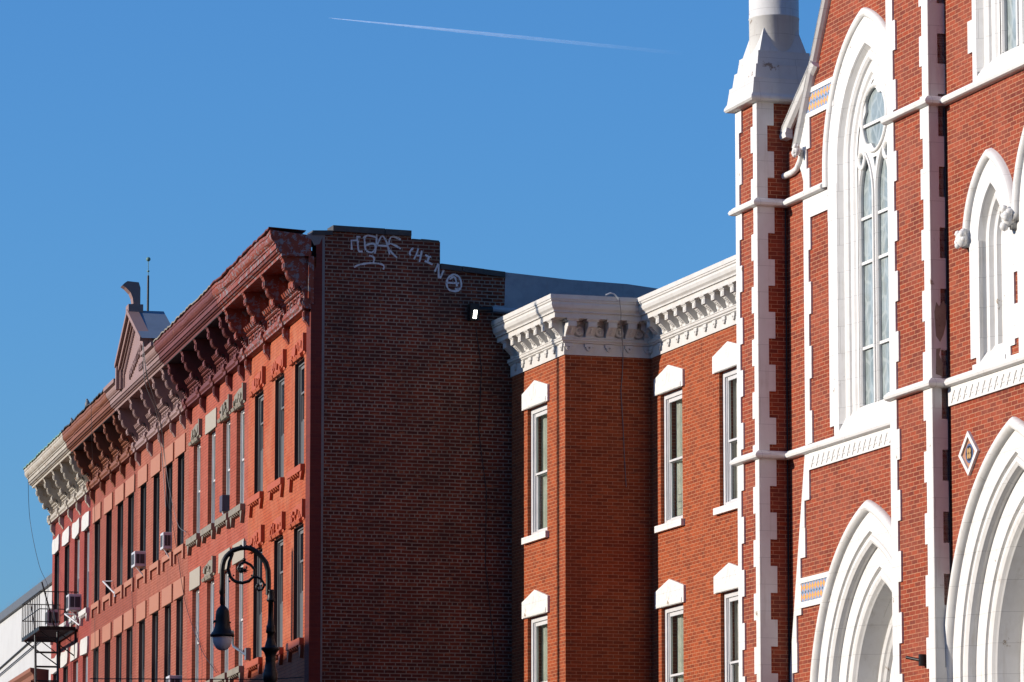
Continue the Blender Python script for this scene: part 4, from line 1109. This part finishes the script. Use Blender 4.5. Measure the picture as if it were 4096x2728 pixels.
def lancet_window(P, cx, w0, zsill, hood_zb, flat, name):
    f = MB(); f.sweep([(-flat, 0), (-flat, .025), (0, .025), (.05, -.10), (.07, -.10), (.09, -.06), (.13, -.04), (.18, -.06), (.21, -.13), (.23, -.13), (.26, -.10), (.31, -.12), (.33, -.18), (min(.5, w0 - .02), -.18)], lambda d: P(min(d, w0 - .01), zsill - .1))
    f.prof([(-.2, zsill + .05), (-.12, zsill + .03), (.04, zsill - .2), (.04, 10.79), (-.2, 10.79)], cx - w0, cx + w0)
    a = f.build(name, M['white'], CW, CH)
    h = MB(); h.sweep([(-flat, .0), (-flat, .04), (-flat - .02, .08), (-flat - .07, .105), (-flat - .11, .085), (-flat - .13, .03), (-flat - .14, 0)], lambda d: P(d, hood_zb), True)
    h.build('hood_mould', M['white'], CW, a)
    g = MB(); g.poly(P(.36, zsill), -.26, -.22); g.build('leaded_pane', M['leaded'], CW, a)
lancet_window(lanP, 1.60, .45, 11.05, 12.70, .30, 'lancet_window')
lancet_window(bigP, 3.78, .93, 11.05, 12.80, .30, 'arched_window')
boss(CW, .78, .10, 12.62, .15, CH, 2); boss(CW, 2.38, .10, 12.66, .17, CH, 3)
m = MB()
quoin_strip(m, 1.18, .13, .27, 10.79, 12.30, False, step=.48, side=-1)
m.poly([(1.18, 12.3), (1.18, 12.55), (.87, 12.55), (.87, 12.3)], -.02, .027)
quoin_strip(m, 2.38 - 1.18, .14, .30, 14.76, 17.0, False, step=.45, side=-1)
m.poly(rect(2.02, 2.72, 10.79, 12.7), -.02, .024, [rect(2.19, 2.47, 11.50, 11.93), rect(2.20, 2.48, 10.82, 11.03)])
m.box(.06, 9.5, -.02, .036, 10.40, 10.66)
m.build('quoins_and_bands', M['white'], CW, CH)
relief_ticks(CW, .12, 9.0, 10.41, 10.63, .036, .212, CH)
portal(CW, cpoP, 2.31, 7.4, CH, 9)
m = MB(); cx, cz = .735, 9.67
dm = lambda k: [(cx - .33 * k, cz), (cx, cz - .31 * k), (cx + .33 * k, cz), (cx, cz + .31 * k)]
m.poly(dm(1), -.02, .04, [dm(.74)]); m.build('diamond_frame', M['white'], CW, CH)
m = MB(); m.poly(dm(.76), -.02, .012); dd = m.build('diamond_tile', plain('terracotta tile', (.60, .30, .17), .4), CW, CH)
m = MB(); m.poly([(cx + .13 * cos(t), cz + .135 * sin(t)) for t in [2 * pi * k / 20 for k in range(20)]], 0, .017); m.build('blue_ring', plain('blue glaze', (.13, .18, .33), .3), CW, dd)
m = MB(); m.poly([(cx + .10 * cos(t), cz + .105 * sin(t)) for t in [2 * pi * k / 20 for k in range(20)]], 0, .020); m.build('dark_disc', plain('dark glaze', (.03, .03, .04), .3), CW, dd)
m = MB()
for k in range(4):
    a = pi / 4 + pi / 2 * k; m.poly([(cx + .05 * cos(a) + .035 * cos(t), cz + .052 * sin(a) + .04 * sin(t)) for t in [2 * pi * j / 10 for j in range(10)]], 0, .024)
m.build('quatrefoil', plain('ochre glaze', (.62, .38, .14), .35), CW, dd)
# ================================================================== things on and in front of the buildings
# floodlight on the party wall
fl = thing('floodlight', 'lit white floodlight on the dark brick party wall beside the white cornice', 'lamp', PARTY, 3.3, 0, 15.6)
m = MB(); m.box(3.12, 3.30, .05, .24, 15.50, 15.82); m.box(3.16, 3.26, 0, .06, 15.66, 15.76); m.build('housing', M['iron'], PARTY, fl)
m = MB(); m.poly([(3.17, 15.53), (3.235, 15.53), (3.255, 15.69), (3.19, 15.69)], .24, .248); m.build('lit_face', M['lit'], PARTY, fl)
m = MB(); m.tube([(3.25, -.12, 15.72), (3.60, -.12, 15.74)], .055, 10); m.build('junction', M['iron'], PARTY, fl)
m = MB(); m.tube([(3.60, -.12, 15.74), (4.4, -.12, 15.735)], .048, 12); one('pipe', m, M['flashing'], PARTY, 'horizontal grey pipe on the party wall just above the white cornice end', 'pipe')

# street lamp with a crook arm
LX, LY = -3.72, 75.0
lampF = Frame((LX, LY), (1, 0))
def lp(*a): return [(x - LX, 0, z) for x, z in a]
SL = thing('street_lamp', 'black ornate crook armed street lamp with bell shade and glass globe', 'street lamp', lampF)
m = MB()
m.lathe((0, 0), [(.22, 0), (.22, .5), (.16, .7), (.13, 1.2), (.10, 1.6), (.095, 6.8), (.10, 7.2), (.115, 7.23), (.115, 7.34), (.10, 7.36), (.105, 7.38), (.09, 7.40), (.075, 7.53), (.082, 7.56), (.075, 7.58), (.10, 7.66),
                 (.148, 7.71), (.142, 7.735), (.09, 7.745), (.085, 7.78), (.06, 7.86), (.054, 7.95), (.072, 7.965), (.075, 7.985), (.066, 8.03), (.070, 8.06), (.055, 8.08), (.048, 8.14),
                 (.042, 8.18), (.040, 8.44), (.066, 8.452), (.066, 8.475), (.052, 8.50), (.056, 8.55), (.046, 8.60), (.056, 8.62), (.04, 8.63)], 20)
m.build('post', M['lamp_green'], lampF, SL)
m = MB()
cr = [(-3.762, 8.55), (-3.760, 8.75), (-3.766, 8.925), (-3.799, 9.043), (-3.845, 9.11), (-3.888, 9.161), (-3.945, 9.215), (-4.007, 9.257), (-4.07, 9.275), (-4.137, 9.28), (-4.20, 9.273), (-4.257, 9.257), (-4.312, 9.235), (-4.36, 9.198), (-4.41, 9.15), (-4.447, 9.087), (-4.468, 9.01), (-4.476, 8.925), (-4.474, 8.8), (-4.473, 8.60)]
m.tube(lp(*cr), [.042] * 4 + [.038] * 12 + [.039] * 4, 12)
m.tube(lp((-4.473, 8.62), (-4.473, 8.58), (-4.473, 8.54), (-4.470, 8.50), (-4.466, 8.42), (-4.463, 8.38)), [.046, .046, .03, .04, .042, .026], 12)
for x, z in ((-3.96, 9.225), (-4.04, 9.30), (-4.10, 9.30), (-4.19, 9.305), (-4.26, 9.27), (-4.31, 9.26)): m.ball((x - LX, 0, z), .024, 8)
arm = m.build('crook_arm', M['lamp_green'], lampF, SL)
m = MB()
scr = [(-4.315, 9.20), (-4.345, 9.11), (-4.366, 9.06), (-4.382, 8.954), (-4.35, 8.836), (-4.31, 8.785), (-4.268, 8.755), (-4.165, 8.733), (-4.062, 8.762), (-3.989, 8.836), (-3.975, 8.94), (-4.035, 9.013), (-4.123, 9.058), (-4.197, 9.028), (-4.233, 8.954), (-4.20, 8.905)]
m.tube(lp(*scr), [.025] * 9 + [.022] * 7, 8)
m.tube(lp((-4.01, 8.821), (-3.93, 8.823), (-3.87, 8.79), (-3.832, 8.73), (-3.83, 8.68), (-3.858, 8.63), (-3.91, 8.618), (-3.945, 8.65), (-3.94, 8.70), (-3.91, 8.71)), .018, 8)
m.tube(lp((-3.84, 8.71), (-3.78, 8.70)), .018, 8)
m.ball((-4.18 - LX, 0, 8.93), .045, 10, (1, .6, 1), .05); m.ball((-3.92 - LX, 0, 8.70), .03, 8); m.ball((-4.137 - LX, 0, 9.095), .03, 8); m.ball((-4.137 - LX, 0, 9.05), .02, 8)
for k in range(8):
    a = 2 * pi * k / 8; m.tube([(-4.125 - LX, 0, 8.93), (-4.125 - LX + .055 * cos(a), 0, 8.93 + .055 * sin(a))], [.018, .003], 6)
for x, z in ((-4.345, 8.82), (-4.30, 8.85), (-4.39, 8.94), (-4.36, 8.76), (-4.02, 8.85), (-4.1, 8.98)): m.ball((x - LX, 0, z), .016, 8)
m.build('scrollwork', M['lamp_green'], lampF, arm)
m = MB(); m.tube(lp((-4.137, 9.29), (-4.137, 9.385)), .034, 12); m.build('photocell', M['steel'], lampF, arm)
m = MB(); sx = -4.463 - LX
m.lathe((sx, 0), [(.02, 8.40), (.04, 8.385), (.045, 8.37), (.075, 8.345), (.10, 8.30), (.108, 8.22), (.112, 8.14), (.122, 8.06), (.145, 7.99), (.178, 7.95), (.186, 7.935), (.188, 7.905), (.16, 7.90), (.155, 7.93), (.05, 7.96)], 28)
m.ball((sx - .125, -.02, 8.135), .02, 8); m.tube([(sx - .11, 0, 8.16), (sx - .14, 0, 8.11)], .012, 6); m.ball((sx + .12, -.02, 8.12), .015, 8)
sh = m.build('lamp_shade', M['lamp_green'], lampF, SL)
m = MB(); m.lathe((sx, 0), [(.152, 7.915), (.154, 7.88), (.145, 7.82), (.12, 7.755), (.08, 7.71), (.04, 7.692), (.001, 7.688)], 28)
m.lathe((sx, 0), [(.15, 7.915), (.145, 7.86), (.13, 7.81), (.1, 7.75), (.06, 7.71), (.001, 7.70)], 28); m.build('globe', M['globe'], lampF, sh)

# wire and small fixture crossing low in front of the party wall
m = MB(); m.tube([(-6.5, 75, 7.255), (-5.2, 75, 7.25), (-3.72, 75, 7.245), (-3.2, 75, 7.28)], .008, 6)
one('overhead_wire', m, M['wire_black'], None, 'thin black horizontal wire at the lamp post, low in the picture', 'wire')
m = MB(); m.tube([(-3.72, 74.9, 7.30), (-3.52, 74.9, 7.31)], .022, 8); m.box(-3.54, -3.42, -74.93, -74.87, 7.29, 7.35); m.tube([(-3.46, 74.9, 7.36), (-3.30, 74.9, 7.26)], .02, 8)
m.build('wire_clamp', M['steel'], None, SL)

# air conditioners in the row house windows
def ac(label, x, z, w_=.62, h=.42, out=.34, cover=None):
    w_ *= .85; h *= .86; out *= .78
    t = thing('air_conditioner', label, 'air conditioner', RED, x, 0, z, group='window air conditioners on the row houses')
    m = MB(); m.box(x - w_ / 2, x + w_ / 2, -.12, out, z, z + h); b = m.build('casing', cover or M['ac_white'], RED, t, bevel=.012)
    if not cover:
        m = MB(); m.box(x - w_ / 2 + .06, x + w_ / 2 - .06, out, out + .006, z + .06, z + h - .06); m.build('front_grille', M['ac_grille'], RED, t)
        m = MB(); m.box(x + w_ / 2, x + w_ / 2 + .006, .03, out * .5, z + .07, z + h - .07); m.box(x + w_ / 2, x + w_ / 2 + .006, out * .55, out - .04, z + .07, z + h - .07); m.build('side_grille', M['ac_grille'], RED, t)
    m = MB(); m.tube([(x + w_ * .3, -out * .8, z), (x + w_ * .3, -.02, z - .22)], .018, 6); m.build('bracket', M['ac_white'], RED, t)
    return t
ac('large pale air conditioner in the far top window of the pediment house', -22.25, 12.78)
ac('small pale air conditioner in the third top window of the pediment house', -18.05, 12.78, .5, .44, .26)
ac('pale air conditioner beside the fire escape in the right windows of the dark red house', -33.9, 12.78, .6, .48, .42)
ac('pale air conditioner behind the fire escape railing', -38.5, 12.76, .6, .5, .4)
ac('pale air conditioner in a lower window of the pediment house at the bottom edge', -16.5, 9.42, .6, .45, .34)
ac('slim violet covered air conditioner in a top window of the coral house', -10.05, 12.78, .40, .40, .16, M['purple'])

# small pipes and brackets on the walls
m = MB(); m.tube([(-8.45, -.10, 10.15), (-8.45, -.10, 9.88), (-8.2, -.12, 9.80), (-6.85, -.08, 9.52)], .028, 8); m.box(-6.95, -6.75, 0, .10, 9.42, 9.66)
one('wall_pipe', m, M['steel'], RED, 'grey bent conduit on the orange red wall behind the street lamp', 'pipe')
m = MB(); m.tube([(-27.6, -.25, 12.95), (-27.0, -.04, 12.6)], .022, 6); m.tube([(-27.6, -.25, 12.95), (-27.5, -.03, 12.95)], .016, 6); m.box(-27.1, -26.95, 0, .05, 12.52, 12.66)
one('wall_bracket', m, M['ac_white'], RED, 'pale metal bracket under the top windows of the rusty cornice house', 'bracket')
m = MB(); m.tube([(-34.2, -.35, 12.72), (-33.6, -.04, 12.38)], .025, 6); m.tube([(-34.2, -.35, 12.72), (-34.1, -.04, 12.7)], .025, 6)
one('wall_bracket', m, M['ac_white'], RED, 'pale metal bracket below the air conditioner beside the fire escape', 'bracket')
bfx = lambda x, o, z: (x, -(BO + o), z)
m = MB(); m.tube([bfx(7.83, .20, 6.97), bfx(8.02, .08, 6.92)], .022, 8); m.box(8.0, 8.06, BO, BO + .09, 6.84, 7.0)
one('security_camera', m, M['iron'], LW, 'small dark camera on a white plate low on the church buttress', 'camera')

# cables hanging on the row houses
def cable(pts, r, label, mat='wire_grey'):
    m = MB(); P = [Vector((x, -o, z)) for x, o, z in pts]; Q = []
    for i in range(len(P) - 1):
        p0 = P[max(i - 1, 0)]; p1 = P[i]; p2 = P[i + 1]; p3 = P[min(i + 2, len(P) - 1)]
        for k in range(6):
            t = k / 6; Q.append(.5 * ((2 * p1) + (-p0 + p2) * t + (2 * p0 - 5 * p1 + 4 * p2 - p3) * t * t + (-p0 + 3 * p1 - 3 * p2 + p3) * t ** 3))
    Q.append(P[-1]); m.tube(Q, r * .45, 6)
    return one('hanging_cable', m, M[mat], RED, label, 'cable', 'cables hanging on the row houses')
cable([(-16.6, .88, 17.25), (-16.5, .80, 16.5), (-17.2, .5, 16.0), (-18.6, .17, 15.65), (-18.9, .04, 15.0), (-18.35, .04, 14.0), (-17.45, .04, 13.28), (-16.84, .04, 12.7), (-15.64, .04, 11.5), (-14.5, .04, 10.8), (-13.58, .04, 10.37), (-12.5, .06, 9.96), (-10.8, .06, 9.46)], .016, 'long dark cable slanting down from the pediment across the coral house', 'wire_black')
cable([(-16.45, .90, 17.26), (-16.3, .82, 16.5), (-17.0, .5, 15.9), (-18.4, .18, 15.6), (-18.6, .05, 14.8), (-17.9, .05, 14.1), (-16.6, .05, 13.2), (-15.4, .05, 12.9), (-14.8, .2, 12.7)], .014, 'grey cable from the pediment to the first sill of the coral house')
cable([(-16.8, .86, 17.2), (-16.75, .80, 16.4), (-17.5, .45, 15.9), (-18.9, .17, 15.6), (-19.1, .05, 14.9), (-18.5, .05, 13.8)], .02, 'thick grey cable bundle over the mauve cornice')
cable([(-38.4, .86, 16.83), (-39.2, .7, 15.7), (-38.3, .55, 14.4), (-36.7, .5, 13.67), (-36.1, .6, 13.1)], .014, 'thin cable falling from the cream cornice against the sky', 'wire_black')
cable([(-25.6, .86, 17.1), (-25.6, .82, 15.95), (-29.3, .28, 15.6), (-30.9, .04, 14.68), (-30.6, .04, 12.0), (-30.3, .04, 10)], .012, 'thin dark cable down the rusty cornice house', 'wire_black')
cable([(-13.9, .04, 10.7), (-13.0, .05, 10.1), (-12.9, .05, 9.5), (-13.3, .04, 8.9)], .01, 'loose looped cable end on the coral brick', 'wire_black')
m = MB(); m.tube([(3.30, -.012, 15.4), (3.42, -.012, 14.6), (3.36, -.012, 13.4), (3.52, -.012, 12.2), (3.50, -.012, 10.8), (3.70, -.012, 9.0), (3.72, -.012, 7.5)], .007, 6)
one('wall_cable', m, M['wire_black'], PARTY, 'thin dark cable running down the shaded party wall below the floodlight', 'cable')
cable([(-23.75, .04, 15.2), (-24.0, .03, 13.5), (-24.0, .05, 12.8), (-23.9, .03, 11.5), (-23.9, .03, 9.0)], .014, 'thin cable down the seam beside the pediment house', 'wire_black')

# pigeons
def pigeon(label, x, out, z, h):
    m = MB(); s = h / .30
    m.ball((x, -out, z + .12 * s), .065 * s, 14, (1.15, 1.0, 1.7)); m.ball((x - .03 * s, -out - .01, z + .24 * s), .036 * s, 12, (1.1, .9, 1.1))
    m.tube([(x, -out, z + .19 * s), (x - .025 * s, -out, z + .235 * s)], [.045 * s, .03 * s], 10)
    m.tube([(x - .06 * s, -out, z + .24 * s), (x - .085 * s, -out, z + .232 * s)], [.01 * s, .002], 6)
    m.tube([(x + .03 * s, -out, z + .06 * s), (x + .09 * s, -out, z - .02 * s)], [.035 * s, .012 * s], 8)
    return one('pigeon', m, M['bird'], RED, label, 'bird', 'pigeons on the rusty cornice')
pigeon('grey pigeon standing on the rusty cornice, nearer the pediment', -27.2, .74, 17.12, .30)
pigeon('small pigeon low on the rusty cornice, nearer the cream cornice', -30.2, .74, 17.12, .2)

# condensation trail
k = NT('condensation trail')
tcn = k.n('ShaderNodeTexCoord'); sp = k.n('ShaderNodeSeparateXYZ'); k.l(tcn.outputs['UV'], sp.inputs[0])
d0 = k.n('ShaderNodeBsdfDiffuse'); d0.inputs['Color'].default_value = (.95, .95, .97, 1)
d1 = k.n('ShaderNodeBsdfTranslucent'); d1.inputs['Color'].default_value = (.95, .95, .97, 1)
d = k.n('ShaderNodeAddShader'); k.l(d0.outputs[0], d.inputs[0]); k.l(d1.outputs[0], d.inputs[1])
tp = k.n('ShaderNodeBsdfTransparent'); mx = k.n('ShaderNodeMixShader')
nz = k.noise(.012, 4, .7); rn = k.ramp(nz, .2, .8, (.5, .5, .5, 1), (1, 1, 1, 1))
fd = k.ramp(sp.outputs['X'], 0, .9, (.6, .6, .6, 1), (0, 0, 0, 1))
ml = k.n('ShaderNodeMath', operation='MULTIPLY'); k.l(rn, ml.inputs[0]); k.l(fd, ml.inputs[1])
lw_ = k.n('ShaderNodeLayerWeight'); lw_.inputs['Blend'].default_value = .35
m3 = k.n('ShaderNodeMath', operation='SUBTRACT'); m3.inputs[0].default_value = 1; k.l(lw_.outputs['Facing'], m3.inputs[1])
m4 = k.n('ShaderNodeMath', operation='MULTIPLY'); k.l(ml.outputs[0], m4.inputs[0]); k.l(m3.outputs[0], m4.inputs[1])
k.l(m4.outputs[0], mx.inputs[0]); k.l(tp.outputs[0], mx.inputs[1]); k.l(d.outputs[0], mx.inputs[2]); k.l(mx.outputs[0], k.out.inputs['Surface'])
A0 = Vector((-1151, 30000, 6417)); A1 = Vector((1330, 30000, 6163))
A0 = A0 * .4; A1 = A1 * .4
seg = 40; nn = 80; vs = []; fs = []; uvs = []
rc = random.Random(6)
for i in range(nn + 1):
    t = i / nn; c = A0.lerp(A1, t) + Vector((0, 0, rc.uniform(-.15, .15))); r = (.7 + 3.9 * min(1, t * 2.6)) * (1 + .08 * rc.uniform(-1, 1))
    if i == 0: r = .2
    for j in range(12):
        a = 2 * pi * j / 12; vs.append((c.x, c.y + r * cos(a), c.z + r * sin(a)))
for i in range(nn):
    for j in range(12): fs.append((i * 12 + j, i * 12 + (j + 1) % 12, (i + 1) * 12 + (j + 1) % 12, (i + 1) * 12 + j)); uvs.append(((i) / nn, (i + 1) / nn))
me = bpy.data.meshes.new('condensation_trail'); me.from_pydata(vs, [], fs); ul = me.uv_layers.new(name='UVMap')
for p, (u0, u1) in zip(me.polygons, uvs):
    p.use_smooth = True
    for li, q in zip(p.loop_indices, (u0, u0, u1, u1)): ul.data[li].uv = (q, .5)
me.materials.append(k.m); o = bpy.data.objects.new('condensation_trail', me); COL.objects.link(o)
o.visible_shadow = True
tag(o, 'thin white aircraft trail fading to the right across the blue sky', 'contrail')

# utility poles across the street, whose shadows fall on the fronts
def pole(x, y, h, r, label):
    m = MB(); m.tube([(x, y, 0), (x, y, h)], [r, r * .8], 12); t = one('utility_pole', m, M['dark_wood'], None, label, 'utility pole', 'utility poles across the street')
    m = MB(); m.box(x - .16, x + .16, -y - .03, -y + .03, h - .5, h - .35); m.build('crossarm', M['dark_wood'], None, t); return t
bp = BAY.w(2.86, 0, 0)
pole(bp.x + SUN_DIR.x * 14, bp.y + SUN_DIR.y * 14, 19.5, .08, 'tall wooden utility pole across the street opposite the rectory')
bp = RED.w(-1.9, 0, 0)
pole(bp.x + SUN_DIR.x * 15, bp.y + SUN_DIR.y * 15, 15.6, .13, 'shorter wooden utility pole across the street opposite the corner house')

# buildings on the far side of the street, out of the picture: they shade the low part of the fronts
def opposite(s0, s1, h, dist, label, mat):
    t = thing('opposite_building', label, 'building', BAY, s0, dist, 0, group='buildings across the street')
    m = MB(); holes = []
    n = int((s1 - s0) / 2.6)
    for i in range(n):
        c = s0 + (s1 - s0) * (i + .5) / n
        for z in range(1, int(h / 3.4)): holes.append(rect(c - .5, c + .5, z * 3.4 + .3, z * 3.4 + 2.3))
    m.poly(rect(s0, s1, 0, h), dist, dist + .25, holes, back=True); m.build('front_wall', mat, BAY, t)
    m = MB(); m.box(s0, s1, dist + .35, dist + 12, 0, h - .2); m.build('rooms_and_roof', M['tar'], BAY, t)
    m = MB(); m.prof([(dist, h), (dist - .45, h), (dist - .45, h - .2), (dist - .2, h - .5), (dist, h - .5)], s0, s1); m.build('cornice', M['cornice_rust'], BAY, t)
opposite(-60, -20, 17.0, 32, 'tall brick row across the street beyond the orange house', M['brick_brown'])
opposite(-19.8, -2.2, 17.6, 32, 'brick building across the street opposite the orange corner house', M['brick_crimson'])
opposite(-2, 30, 15.2, 32, 'lower brick building across the street opposite the church', M['brick_rose'])

opposite(30.5, 78, 16.0, 32, 'long brick building across the street, nearest the viewer', M['brick_brown'])
# added, unseen blocks behind and beside the viewer, to cut the sky light
def block(x0, x1, y0, y1, h, label, mat):
    t = thing('unseen_sky_block', label, 'building', Frame((x0, y0), (1, 0)), 0, 0, 0, group='unseen blocks added around the viewer')
    fr = Frame((x1, y1), (-1, 0)); W_ = x1 - x0; m = MB(); holes = []
    for i in range(int(W_ / 3.2)):
        for z in range(1, int(h / 3.2)): c = 1.6 + i * 3.2; holes.append(rect(c - .6, c + .6, z * 3.2 + .2, z * 3.2 + 2.0))
    m.poly(rect(0, W_, 0, h), -.3, 0, holes, back=False); m.build('front_wall', mat, fr, t)
    m = MB(); m.box(.2, W_ - .2, -(y1 - y0), -.5, 0, h - .2); m.build('rooms_and_roof', M['tar'], fr, t)
block(-70, -32, -45, -28, 40, 'tall unseen block added behind the viewer to the left, cutting sky light', M['brick_brown'])
block(-30, 12, -48, -30, 44, 'tall unseen block added straight behind the viewer, cutting sky light', M['brick_crimson'])
block(14, 70, -46, -27, 38, 'tall unseen block added behind the viewer to the right, cutting sky light', M['brick_rose'])
cf = Frame((31.5, 0), -WD)  # added out of view to bounce warm fill onto the shaded faces
t = thing('added_corner_block', 'unseen brick block added beside the viewer on the church side of the street, for fill light', 'building', cf)
m = MB(); holes = [rect(c - .6, c + .6, z, z + 2) for c in [-46 + 2.9 * i for i in range(18)] for z in (4, 7.3, 10.6, 13.9)]
m.poly(rect(-48, 8, 0, 17), -.3, 0, holes, back=False); m.build('front_wall', M['brick_rose'], cf, t)
m = MB(); m.box(-47.8, 7.8, -14, -.5, 0, 16.8); m.build('rooms_and_roof', M['tar'], cf, t)
